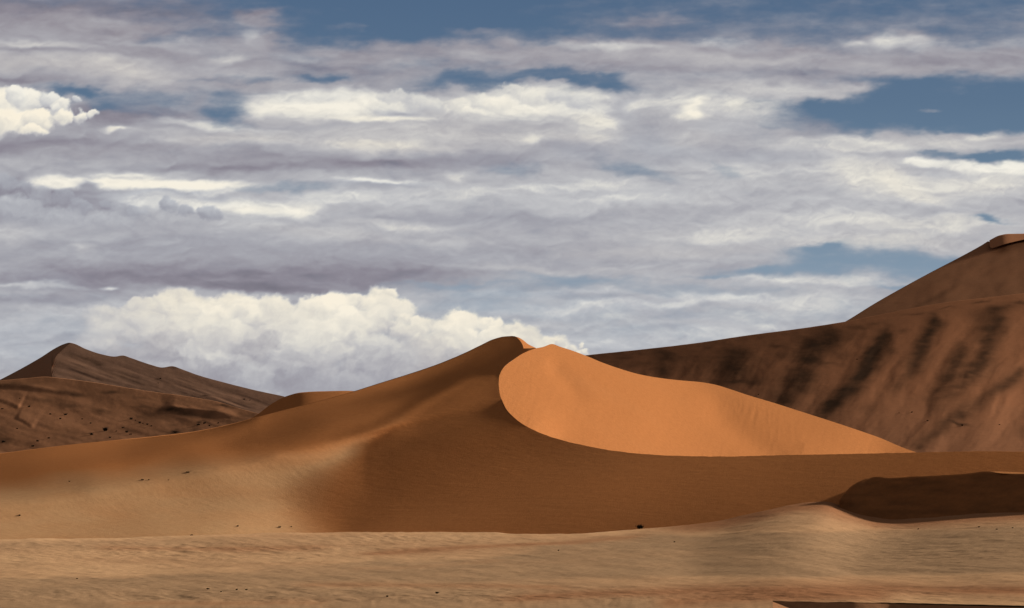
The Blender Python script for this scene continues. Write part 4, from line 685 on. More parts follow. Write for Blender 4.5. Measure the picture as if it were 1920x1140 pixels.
L2S = [(16, 724, 44, 5, 3, .5), (60, 719, 30, 4, -4, .3), (133, 738, 26, 5, 4, .75), (87, 751, 22, 5, 0, .5), (131, 761, 32, 4, 4, .4), (210, 736, 24, 4, 3, .6), (192, 771, 24, 5, 6, .45), (264, 765, 14, 3, 0, .45), (258, 745, 26, 4, 5, .35),
       (321, 771, 34, 4, 2, .7), (351, 777, 24, 5, 8, .55), (425, 763, 22, 3.6, 6, .8), (391, 779, 14, 8, 0, .4), (327, 810, 13, 4, -4, .8), (325, 799, 12, 3, 0, .5), (8, 826, 12, 9, 0, .6), (4, 808, 12, 7, 0, .4), (371, 795, 7, 3, -20, .7), (385, 793, 9, 3, 20, .6), (363, 806, 12, 3, -5, .5),
       (130, 815, 30, 14, 0, .2), (270, 783, 30, 12, 0, .3), (200, 812, 26, 8, 0, .25), (420, 790, 30, 6, 0, .2), (340, 755, 50, 6, 8, .15), (240, 808, 12, 5, 30, .5), (470, 780, 26, 4, 10, .4), (36, 800, 16, 5, 30, .2)]
L1S = [(157, 672, 34, 2.5, 14, .4), (181, 681, 12, 3, 8, .6), (222, 703, 34, 4, 12, .35), (250, 716, 30, 3, 14, .3), (383, 743, 7, 2, 0, .85), (301, 708, 4, 2, 0, .5), (240, 668, 10, 2, 0, .3), (323, 688, 20, 2.4, 4, .5), (458, 748, 3, 2, 0, .5), (470, 757, 20, 2, 14, .4),
       (270, 683, 20, 3, 14, .2), (150, 690, 14, 4, 10, .2), (400, 730, 40, 3, 14, .15)]


def rib_bump(U, V, P):
    tv = (V - f_r2(U))
    s = U + 0.62 * (V - 600) + 22 * fbm(U / 130, V / 90, 3)
    env = sstep(4, 60, tv)
    return env * (0.5 * fbm(s / 48, V / 150, 2) + .10 * fbm(s / 14, V / 22, 3)) + 0.05 * fbm(U / 18, V / 12, 3)


mb = MeshB()
col_patch(mb, np.concatenate([np.arange(680, 1020, 6.0), np.arange(1020, 2121, 2.5)]), lambda u: 0 * u + 872, f_r2, R2F, 300, lambda U, V, P: 0.15 * sstep(700, 850, V), rib_bump, back=(18, 10.0), stain_shade=r2_dark)
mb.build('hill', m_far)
R1T = [(1540, 628), (1590, 600), (1640, 569), (1700, 535), (1750, 508), (1800, 482), (1840, 460), (1857, 449.5), (1875, 441), (1890, 438.5), (1920, 438), (1960, 436), (2120, 450)]
f_r1 = curve(R1T)
R1CTL = [
    (1540, 628, 1914.2), (1620, 581.4, 1982.7), (1620, 610.7, 1931.3), (1620, 640, 1880.2), (1700, 535, 2057.3), (1700, 587.5, 1960.1),
    (1700, 640, 1866.4), (1780, 492.5, 2133.1), (1780, 541.6, 2035.6), (1780, 590.8, 1942.6), (1780, 640, 1852.5), (1860, 455.9, 2200.3),
    (1860, 501.9, 2107.1), (1860, 547.9, 2015.3), (1860, 594, 1926.3), (1860, 640, 1838.8), (1940, 444.9, 2216.3), (1940, 493.7, 2117.7),
    (1940, 542.4, 2019.4), (1940, 591.2, 1920.5), (1940, 640, 1826.1), (2020, 439.2, 2222.9), (2020, 489.4, 2120.3), (2020, 539.6, 2016),
    (2020, 589.8, 1911.6), (2020, 640, 1815.3), (2100, 448.1, 2200.5), (2100, 496, 2099.1), (2100, 544, 1995.3), (2100, 592, 1895.4),
    (2100, 640, 1805.8),
]
R1F = Field(R1CTL, smooth=2e-5)
CAPB = curve([(1840, 470), (1857, 460.5), (1868, 457), (1890, 450), (1920, 443), (1960, 434), (2120, 460)])
mb = MeshB()
f_r1b = lambda u: np.where(u < 1853, f_r1(u), f_r1(u) + sstep(1853, 1859, u) * np.maximum(CAPB(u) - f_r1(u), 0))
col_patch(mb, np.arange(1540, 2121, 2.5), lambda u: 0 * u + 650, f_r1b, R1F, 160, 0.25, lambda U, V, P: 0.4 * fbm((U + .6 * V) / 60, V / 50, 3) * sstep(0, 20, V - f_r1(U)), back=(22, 10.0), stain_shade=lambda U, V: .22 + .25 * gauss(U, V, 1750, 560, 60, 5, -28) + .15 * fbm((U + 1.6 * V) / 60, V / 30, 3))
# small slip face at the very top, turned to the sun
CD = R1F(np.array([1857.0]), np.array([452.0]))[0]
ucap = np.arange(1855, 2121, 2.5)
CF = Field([(u, float(f_r1(u)) + d, CD + 0.22 * (u - 1857) - d * 3.0) for u in (1857, 1880, 1900, 1920, 1960, 2040, 2120) for d in (0, 14)], smooth=1e-5)
col_patch(mb, ucap, lambda u: f_r1b(u) + 6, f_r1, CF, 10, 0.1, None, back=(22, 10.0))
mb.build('hill', m_far)

# ------------------------------------------------------------------ far left dune
L1T = [(-200, 800), (-60, 742), (0, 712), (40, 691), (75, 671), (105, 652), (120, 645), (130, 642.5), (138, 644), (160, 654), (190, 664), (215, 668.5), (230, 666.5), (245, 671), (280, 683), (305, 689),
       (322, 686.5), (340, 692), (370, 703), (420, 717), (480, 732), (535, 744), (620, 770), (700, 800)]
f_l1 = curve(L1T)
SLF = [(132, 643), (118, 655), (104, 670), (98, 686), (100, 699), (107, 710)]     # crease between dark left face and body
L1CTL = [
    (132, 643, 2598.9), (118, 655, 2547.5), (104, 670, 2481.9), (98, 686, 2413), (100, 699, 2356.1), (107, 710, 2310.7), (100, 740.4, 2207.3),
    (100, 800.2, 2019.8), (100, 860, 1837.2), (170, 657.8, 2509.3), (170, 708.4, 2297.1), (170, 758.9, 2125.7), (170, 809.5, 1967.4), (170, 860, 1812.4),
    (240, 669.1, 2426.6), (240, 716.8, 2246.7), (240, 764.6, 2085.1), (240, 812.3, 1934), (240, 860, 1789.2), (310, 688.5, 2325.1), (310, 745.7, 2124.4),
    (310, 802.8, 1937.3), (310, 860, 1764.6), (380, 706.1, 2236.7), (380, 757.4, 2060.9), (380, 808.7, 1893), (380, 860, 1739), (450, 724.7, 2147.4),
    (450, 769.8, 1994.6), (450, 814.9, 1847.7), (450, 860, 1713.5), (520, 740.5, 2066.8), (520, 800.3, 1867.6), (520, 860, 1687.8), (590, 760.1, 1970.9),
    (590, 810, 1809), (590, 860, 1661.8), (660, 784.6, 1861.1), (660, 822.3, 1743.1), (660, 860, 1636.6),
]
L1F = Field(L1CTL, smooth=2e-5)
l1d = [(u, v, 2600 - 4.6 * (v - 643)) for u, v in SLF] + [(0, 712, 2610), (-200, 800, 2600), (60, 680, 2606), (0, 730, 2560), (50, 720, 2500), (-100, 800, 2450), (107, 740, 2300)]
L1D = Field(l1d, smooth=2e-5)
mb = MeshB()


def l1_bump(U, V, P):
    s = V - 0.33 * U
    return 0.7 * fbm(U / 140, s / 16, 3) * sstep(0, 30, V - f_l1(U)) + 0.08 * fbm(U / 14, V / 9, 3)


f_slf_r = lambda t: np.interp(t, np.linspace(0, 1, len(SLF)), [p[0] for p in SLF])
rows = np.linspace(0, 1, 110)
vv = 643 + rows * 67
sl_u = np.interp(vv, [p[1] for p in SLF], [p[0] for p in SLF])
# body: rows of constant v from the crease to the right
vb_ = np.concatenate([np.linspace(860, 711, 60), vv[::-1]])
Lu = np.where(vb_ > 710, 60.0, np.interp(vb_, [p[1] for p in SLF], [p[0] for p in SLF]))
tt = np.linspace(0, 1, 240)
f_l1_inv = lambda v: np.interp(v, [p[1] for p in L1T if p[0] >= 130 and p[0] not in (230, 322)], [p[0] for p in L1T if p[0] >= 130 and p[0] not in (230, 322)])
us1 = np.arange(98, 700, 2.5)
crease_low = curve([(97, 686), (98, 699), (107, 712), (108, 860)])
# columns: right of the peak use the skyline; left of it start from the crease
cr_top = curve([(98, 686), (104, 670), (118, 655), (132, 643)])
col_patch(mb, us1, lambda u: 0 * u + 860, lambda u: np.where(u < 132, cr_top(u), f_l1(u)), L1F, 240, 0.8, l1_bump, stain_shade=lambda U, V: strokes(U, V, L1S))
ur1 = np.arange(132, 700, 3)
col_patch(mb, ur1, lambda u: f_l1(u) + .3, f_l1, L1F, 2, 0.8, None, back=(22, 10.0))
ud = np.concatenate([np.arange(-200, 96, 3), np.arange(96, 132.1, 1)])
col_patch(mb, ud, lambda u: np.where(u < 98, 760, np.maximum(cr_top(u), f_l1(u) + .05)), f_l1, L1D, 60, 0.6, None, back=(22, 10.0))
mb.build('hill', m_farl)

# nearer brown slope on the left
L2T = [(-200, 735), (-60, 722), (0, 715), (50, 710), (85, 707), (120, 710), (170, 716), (250, 729), (330, 741), (400, 753), (450, 766), (500, 780), (560, 800), (620, 830)]
f_l2 = curve(L2T)
L2CTL = [
    (-200, 735, 1778.5), (-200, 782.7, 1540.2), (-200, 830.3, 1372), (-200, 878, 1241.2), (-125, 728.3, 1760.9), (-125, 778.2, 1517.4),
    (-125, 828.1, 1347.1), (-125, 878, 1217.3), (-50, 720.9, 1742.7), (-50, 773.3, 1497), (-50, 825.6, 1325.2), (-50, 878, 1194.1), (25, 712.4, 1719.3),
    (25, 753.8, 1540.5), (25, 795.2, 1384.7), (25, 836.6, 1270.5), (25, 878, 1171.4), (100, 707.8, 1679.5), (100, 750.4, 1521.7), (100, 792.9, 1367.7),
    (100, 835.5, 1250.6), (100, 878, 1147.1), (175, 716.7, 1597.9), (175, 757, 1463), (175, 797.4, 1333.7), (175, 837.7, 1223.4), (175, 878, 1124.3),
    (250, 729, 1517.5), (250, 778.7, 1367.9), (250, 828.3, 1224.5), (250, 878, 1100.6), (325, 740.2, 1450.4), (325, 786.1, 1314.4), (325, 832.1, 1186.6),
    (325, 878, 1075.1), (400, 753, 1377.7), (400, 794.7, 1257.7), (400, 836.3, 1145.8), (400, 878, 1049.3), (475, 772.8, 1285.7), (475, 825.4, 1144.2),
    (475, 878, 1023.1), (550, 796.2, 1188.6), (550, 837.1, 1086.4), (550, 878, 998.7),
]
L2F = Field(L2CTL, smooth=2e-5)


def l2_bump(U, V, P):
    e = sstep(0, 25, V - f_l2(U))
    s = V - 0.22 * U
    b = 0.38 * fbm(U / 120, s / 26, 3) * e + 0.06 * fbm(U / 12, V / 8, 3)
    d, t, sg = line_dist(U, V, [(0, 751), (20, 757), (38, 766)])
    sd = sg * d
    b += .45 * sstep(5, -4, sd) * np.exp(-np.maximum(-sd, 0) / 26) * sstep(1.0, .85, t) * sstep(40, 20, d)
    d, t, sg = line_dist(U, V, [(27, 782), (45, 791), (64, 804)])
    sd = sg * d
    b += .35 * sstep(4, -4, sd) * np.exp(-np.maximum(-sd, 0) / 18) * sstep(1.0, .8, t) * sstep(0, .2, t)
    d, t, sg = line_dist(U, V, [(300, 768), (345, 772), (400, 777), (450, 785)])
    sd = sg * d
    b += 1.2 * sstep(5, -4, sd) * np.exp(-np.maximum(-sd, 0) / 20) * sstep(1.0, .7, t) * sstep(0, .2, t)
    d, t, sg = line_dist(U, V, [(-30, 724), (40, 727), (100, 735), (160, 741)])
    sd = sg * d
    b += 1.0 * sstep(6, -5, sd) * np.exp(-np.maximum(-sd, 0) / 14) * sstep(1.0, .6, t)
    return b


mb = MeshB()
col_patch(mb, np.arange(-200, 620, 2.0), lambda u: 0 * u + 878, f_l2, L2F, 240, 0.1, l2_bump, back=(18, 5.0), stain_shade=lambda U, V: strokes(U, V, L2S))
L2P = None
mb.build('hill', m_farl)

# low shoulder between the left hills and the main dune
L3T = [(440, 800), (480, 779), (510, 757), (540, 742), (565, 736), (600, 734), (650, 733), (700, 736), (760, 745)]
f_l3 = curve(L3T)
l3c = [(u, float(f_l3(u)), 1080) for u in (440, 500, 560, 640, 760)] + [(440, 830, 1010), (600, 800, 1010), (760, 790, 1020)]
mb = MeshB()
col_patch(mb, np.arange(440, 760, 2.5), lambda u: 0 * u + 830, f_l3, Field(l3c, smooth=2e-5), 60, 0.0, dune_bump, back=(14, -9.0))
mb.build('hill', m_dune)

# ------------------------------------------------------------------ foreground plain
GT = [(-200, 1013), (0, 1012), (150, 1008.5), (350, 1005), (600, 999), (800, 997.5), (900, 999), (1000, 1003), (1080, 1002), (1150, 996), (1250, 988), (1350, 975), (1450, 953), (1520, 938), (1570, 930),
      (1600, 946), (1640, 962), (1700, 964), (1780, 959), (1920, 953), (2120, 951)]
f_g = curve(GT)
gc = []
def flatD(v, z):
    return (HC - z) * F / (v - HOR)
for u, z in ((-200, 1.6), (0, 1.4), (300, .8), (600, .4), (800, .3), (1000, .3)):
    v = float(f_g(u))
    gc.append((u, v, flatD(v, z)))
for u, v, z in ((-200, 1080, 0), (300, 1080, 0), (800, 1080, 0), (1200, 1080, 0.2), (1600, 1080, 0.4),
                (-200, 1160, 0), (400, 1160, 0), (900, 1160, 0), (1300, 1160, 0), (1440, 1135, 0.4), (1600, 1131, .6), (1920, 1138, .6), (2120, 1145, .6),
                (-200, 1500, 0), (600, 1500, 0), (1400, 1500, -1), (2120, 1500, -1), (1300, 1040, .3),
                ):
    gc.append((u, v, flatD(v, z)))
for u, v, D in ((1200, 991.5, 640), (1280, 984, 645), (1350, 975, 650), (1450, 953, 656), (1520, 938, 674), (1560, 931, 690), (1574, 949, 660), (1600, 967, 636), (1650, 974, 642), (1700, 975, 640), (1800, 968, 634), (1920, 962, 626), (2120, 960, 616)):
    gc.append((u, v, D))
G = Field(gc, smooth=6e-4)


def g_bump(U, V, P):
    x, y = P[..., 0], P[..., 1]
    b = 0.28 * fbm(x / 30, y / 30, 3) + 0.20 * fbm((x + .25 * y) / 8, y / 13, 4, .6)
    rg = gauss(U, V, 1000, 1120, 1100, 20) + gauss(U, V, 400, 1030, 500, 22) + gauss(U, V, 1750, 1030, 250, 50) * .8 + .15
    b += 0.17 * rg * fbm((x + .35 * y) / 2.6, y / 6.0, 4, .6)
    b += 0.22 * gauss(U, V, 760, 1010, 170, 13) * np.abs(fbm(x / 2.2 + .1 * y, y / 8.0, 2))
    b += 0.12 * gauss(U, V, 1720, 1040, 220, 34, 4) * fbm((x + .9 * y) / 3.4, y / 16.0, 3)
    return b


def g_red(U, V):
    """streaks of red dune sand blown over the pale plain, plus shade painted below the small dune"""
    k = np.ones(np.shape(U))
    for pts, w, a in (([(150, 1026), (420, 1029), (640, 1027)], 5, .6), ([(640, 1040), (850, 1029), (1050, 1018), (1250, 1000)], 4.5, .8),
                      ([(520, 1098), (700, 1097), (950, 1098), (1100, 1100)], 5, .7), ([(200, 1132), (420, 1131), (640, 1129)], 5, .7),
                      ([(850, 1128), (1100, 1114), (1400, 1106), (1650, 1103), (1900, 1109), (2100, 1120)], 12, .95),
                      ([(1200, 1135), (1420, 1120), (1700, 1116)], 14, .9),
                      ([(1200, 993), (1350, 976), (1480, 950), (1560, 940), (1580, 956), (1640, 978), (1720, 980), (1800, 974), (1920, 967), (2120, 966)], 11, 1.0),  # right end tints the small dune's shadow strip to deepen it
                      ([(640, 1068), (800, 1062), (960, 1048)], 3, .35)):
        d, t, sg = line_dist(U, V, pts)
        k = k * (1 - min(a, 1) * np.exp(-(d / (w * 1.15)) ** 2) * sstep(0, .12, t) * sstep(1, .88, t))
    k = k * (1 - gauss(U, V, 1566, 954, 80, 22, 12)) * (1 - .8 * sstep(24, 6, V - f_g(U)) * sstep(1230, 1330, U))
    return 1 - k


def g_pale(U, V, P):
    n = fbm(U / 260, V / 12 + U / 900, 4)
    return np.clip((.8 + .3 * n) * (1 - g_red(U, V)), 0, 1)


f_tone = curve([(-200, 1089), (0, 1087), (200, 1086), (420, 1072), (640, 1056), (900, 1046), (1000, 1030), (1080, 1012), (1200, 1004), (2120, 985)])


def g_stain_shade(U, V):
    n = fbm(U / 120, V / 9 + U / 500, 4, .6)
    s = .26 * sstep(3, 9, V - f_g(U)) + sstep(-5, 7, V - f_tone(U) + 7 * n) * .58  # lower value along the top edge paints a sunlit rim
    s = s * (1 - .5 * np.exp(-((V - (1092 - .006 * U)) / 5.0) ** 2) * sstep(900, 1200, U)) * (1 - .75 * np.exp(-((V - (1096 - .012 * (U - 1000))) / 9) ** 2) * sstep(800, 1500, U))
    s = s + .30 * gauss(U, V, 1790, 1030, 220, 34, -6) * (1 + n) + .25 * gauss(U, V, 1470, 1073, 220, 10, 0) + .22 * np.exp(-((V - f_g(U) - 12) / 8) ** 2) * sstep(700, 100, U)
    s = s - .3 * gauss(U, V, 1566, 950, 60, 20, 0) + .3 * gauss(U, V, 1560, 962, 60, 9, -8) + .3 * gauss(U, V, 1750, 968, 240, 9, -3)  # darker along the small dune's foot, painting its shadow deeper
    rd = sstep(1103, 1110, V + 5 * n) * sstep(1150, 1500, U)
    return np.clip(s * (1 + .25 * n) * (1 - .8 * rd) * (1 - .9 * g_red(U, V)), 0, .9)


mb = MeshB()
f_gb = curve([(1449, 1127.5), (1480, 1128), (1530, 1129), (1620, 1131), (1750, 1134), (1920, 1138.5), (2120, 1146)])
f_gtop = f_g
class GV:
    pass
# two strips so that rows stay dense where the view is
mid = lambda u: 0 * u + 1126.0
ug = np.concatenate([np.arange(-200, 1400, 3), np.arange(1400, 1500, 1.0), np.arange(1500, 2121, 3)])
col_patch(mb, ug, mid, f_g, G, 330, g_pale, g_bump, back=(12, -9.0), stain_shade=g_stain_shade)
col_patch(mb, np.append(np.arange(-200, 1449, 3.0), 1449), lambda u: 0 * u + 1500, mid, G, 120, g_pale, g_bump, stain_shade=g_stain_shade)
col_patch(mb, np.append(np.arange(1449, 2120, 3.0), 2120), f_gb, mid, G, 12, g_pale, g_bump, stain_shade=g_stain_shade)
# dark lip at the lower right: steep face below the line
NB = Field([(u, float(f_gb(u)), float(G(np.array([u]), np.array([float(f_gb(u))]))[0])) for u in (1449, 1470, 1500, 1530, 1600, 1680, 1750, 1840, 1920, 2020, 2120)] +
           [(u, float(f_gb(u)) + 40, float(G(np.array([u]), np.array([float(f_gb(u))]))[0]) - 5) for u in (1449, 1530, 1680, 1750, 1920, 2120)], smooth=1e-5)
f_nb = lambda u: f_gb(u) + .3 + np.minimum(.34 * (u - 1449), 45)
unb = np.append(np.arange(1449, 2120, 2.0), 2120)
col_patch(mb, unb, f_nb, f_gb, NB, 30, .0, None, stain_shade=lambda U, V: 0 * U + .2)
LB = Field([(u, float(f_nb(u)), float(NB(np.array([u]), np.array([float(f_nb(u))]))[0])) for u in (1449, 1480, 1520, 1600, 1700, 1800, 1920, 2020, 2120)] +
           [(u, 1500, flatD(1500, -1.5)) for u in (1449, 1700, 2120)], smooth=1e-4)
col_patch(mb, unb, lambda u: 0 * u + 1500, f_nb, LB, 60, .0, None, stain_shade=g_stain_shade)
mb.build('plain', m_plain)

# ------------------------------------------------------------------ shaded small dune at the right
KT = [(1574, 936), (1582, 926), (1596, 912), (1612, 902), (1628, 896), (1645, 893.5), (1665, 896), (1700, 894.5), (1760, 891), (1800, 889), (1830, 886), (1848, 884), (1880, 887.5), (1920, 889), (2120, 895)]
KB = [(1574, 938), (1575.5, 955), (1582, 965), (1600, 971), (1630, 975), (1680, 976), (1720, 974.5), (1780, 970), (1850, 964), (1920, 962), (2120, 960)]
f_kt, f_kb0 = curve(KT), curve(KB)
f_kb = lambda u: f_kb0(u) - 4 * sstep(1576, 1600, u)
kf = curve([(1560, 662), (1600, 652), (1650, 652), (1700, 648), (1800, 641), (1920, 633), (2120, 623)])
kc = []
for u in (1574, 1582, 1600, 1640, 1700, 1780, 1850, 1920, 2020, 2120):
    Db, h_ = float(kf(u)), (float(f_kb(u)) - float(f_kt(u))) * float(kf(u)) / F
    for k in (0, .5, 1):
        kc.append((u, float(f_kb(u)) - k * (float(f_kb(u)) - float(f_kt(u))), Db + k * h_ / math.tan(math.radians(30))))
K = Field(kc, smooth=1e-5)
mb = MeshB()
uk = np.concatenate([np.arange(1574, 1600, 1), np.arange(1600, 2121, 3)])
col_patch(mb, uk, lambda u: f_kb(u) + 12 * sstep(1574, 1590, u), f_kt, K, 50, 0.0, lambda U, V, P: 0.12 * fbm(U / 30, V / 12, 3), back=(7, 2.0), stain_shade=lambda U, V: .5 * sstep(-1, 4, V - f_kt(U)) * (1 + .4 * fbm(U / 40, V / 8, 3)))  # face tinted darker to deepen its own shade
# sunlit ground glimpsed over its crest at the right
f_ks = curve([(1846, 884.5), (1870, 884), (1900, 885), (1920, 886), (2120, 890)])
KS = Field([(u, float(f_kt(u)), float(K(np.array([u]), np.array([float(f_kt(u))]))[0])) for u in (1850, 1900, 2000, 2120)] +
           [(u, float(f_kt(u)) - 5, float(K(np.array([u]), np.array([float(f_kt(u))]))[0]) + 7) for u in (1850, 1900, 2000, 2120)], smooth=1e-6)
col_patch(mb, np.arange(1848, 2121, 3.0), f_kt, lambda u: np.minimum(f_ks(u), f_kt(u) - .05), KS, 6, .1, None)
mb.build('sand_dune', m_dune)

# ------------------------------------------------------------------ desert shrubs and tussocks, one object each
def plain_mat(name, rgb, rough=0.95):
    m = bpy.data.materials.new(name)
    m.use_nodes = True
    t_ = m.node_tree
    b_ = t_.nodes['Principled BSDF']
    b_.inputs['Roughness'].default_value = rough
    b_.inputs['Specular IOR Level'].default_value = 0.1
    g_ = t_.nodes.new('ShaderNodeNewGeometry')
    n_ = t_.nodes.new('ShaderNodeTexNoise')
    n_.inputs['Scale'].default_value = 2.5
    t_.links.new(g_.outputs['Position'], n_.inputs['Vector'])
    r_ = t_.nodes.new('ShaderNodeMix')
    r_.data_type = 'RGBA'
    r_.inputs['A'].default_value = (*[c * .6 for c in rgb], 1)
    r_.inputs['B'].default_value = (*[c * 1.4 for c in rgb], 1)
    t_.links.new(n_.outputs['Fac'], r_.inputs[0])
    t_.links.new(r_.outputs['Result'], b_.inputs['Base Color'])
    return m


m_shrub = plain_mat('shrub_leaf', (0.022, 0.018, 0.011))
m_dry = plain_mat('dry_stem', (0.10, 0.075, 0.045))
rsh = np.random.RandomState(3)


def shrub_mesh(name, blades, flat, mat):
    """unit-wide clump: bent blades fanning out of several crowns, with small leaves"""
    V_, F_ = [], []
    crowns = [(rsh.uniform(-.28, .28), rsh.uniform(-.2, .2), rsh.uniform(.6, 1)) for _ in range(5)]
    for k in range(blades):
        cx, cy, ch = crowns[rsh.randint(5)]
        az, sp = rsh.uniform(0, 2 * math.pi), rsh.uniform(.05, .34)
        hh = ch * flat * rsh.uniform(.45, 1.0)
        w_ = rsh.uniform(.012, .03)
        dx, dy = math.cos(az), math.sin(az)
        n0 = len(V_)
        for q, (tt, ww) in enumerate(((0, w_), (.5, w_ * 1.3), (1, w_ * .2))):
            px, py, pz = cx + dx * sp * tt ** 1.4, cy + dy * sp * tt ** 1.4, hh * (1.15 * tt - .25 * tt * tt) - .03
            V_ += [(px - dy * ww, py + dx * ww, pz), (px + dy * ww, py - dx * ww, pz)]
        F_ += [(n0, n0 + 1, n0 + 3, n0 + 2), (n0 + 2, n0 + 3, n0 + 5, n0 + 4)]
        for q in range(4):                         # leaves along the upper blade
            tt = rsh.uniform(.3, 1)
            px, py, pz = cx + dx * sp * tt ** 1.4, cy + dy * sp * tt ** 1.4, hh * (1.15 * tt - .25 * tt * tt)
            a_, s_ = rsh.uniform(0, 6.28), rsh.uniform(.03, .06)
            n0 = len(V_)
            ax, ay, az_ = math.cos(a_) * s_, math.sin(a_) * s_, rsh.uniform(-.5, .8) * s_
            bx, by, bz = -ay * .5, ax * .5, rsh.uniform(.2, .8) * s_
            V_ += [(px, py, pz), (px + ax + bx, py + ay + by, pz + az_ * .5 + bz), (px + 2 * ax, py + 2 * ay, pz + az_), (px + ax - bx, py + ay - by, pz + az_ * .5 - bz * .4)]
            F_ += [(n0, n0 + 1, n0 + 2, n0 + 3)]
    me = bpy.data.meshes.new(name)
    me.from_pydata(V_, [], F_)
    me.update()
    me.materials.append(mat)
    return me


SHM = [shrub_mesh('shrub', 110, .55, m_shrub), shrub_mesh('shrub', 80, .42, m_shrub), shrub_mesh('shrub', 130, .62, m_shrub)]
TUM = [shrub_mesh('tussock', 60, .45, m_shrub), shrub_mesh('tussock', 50, .6, m_dry)]
LH, RH, MD, PL = (L2F, l2_bump), (R2F, rib_bump), (W, dune_bump), (G, g_bump)
LF = (L1F, l1_bump)
GL, GR, GM, GP, GF = 'shrubs dotted over the brown left slope', 'dark specks of shrub on the far right dune', 'tussocks on the pale skirt of the main dune', 'tussocks on the foreground plain', 'shrubs on the far left dune'
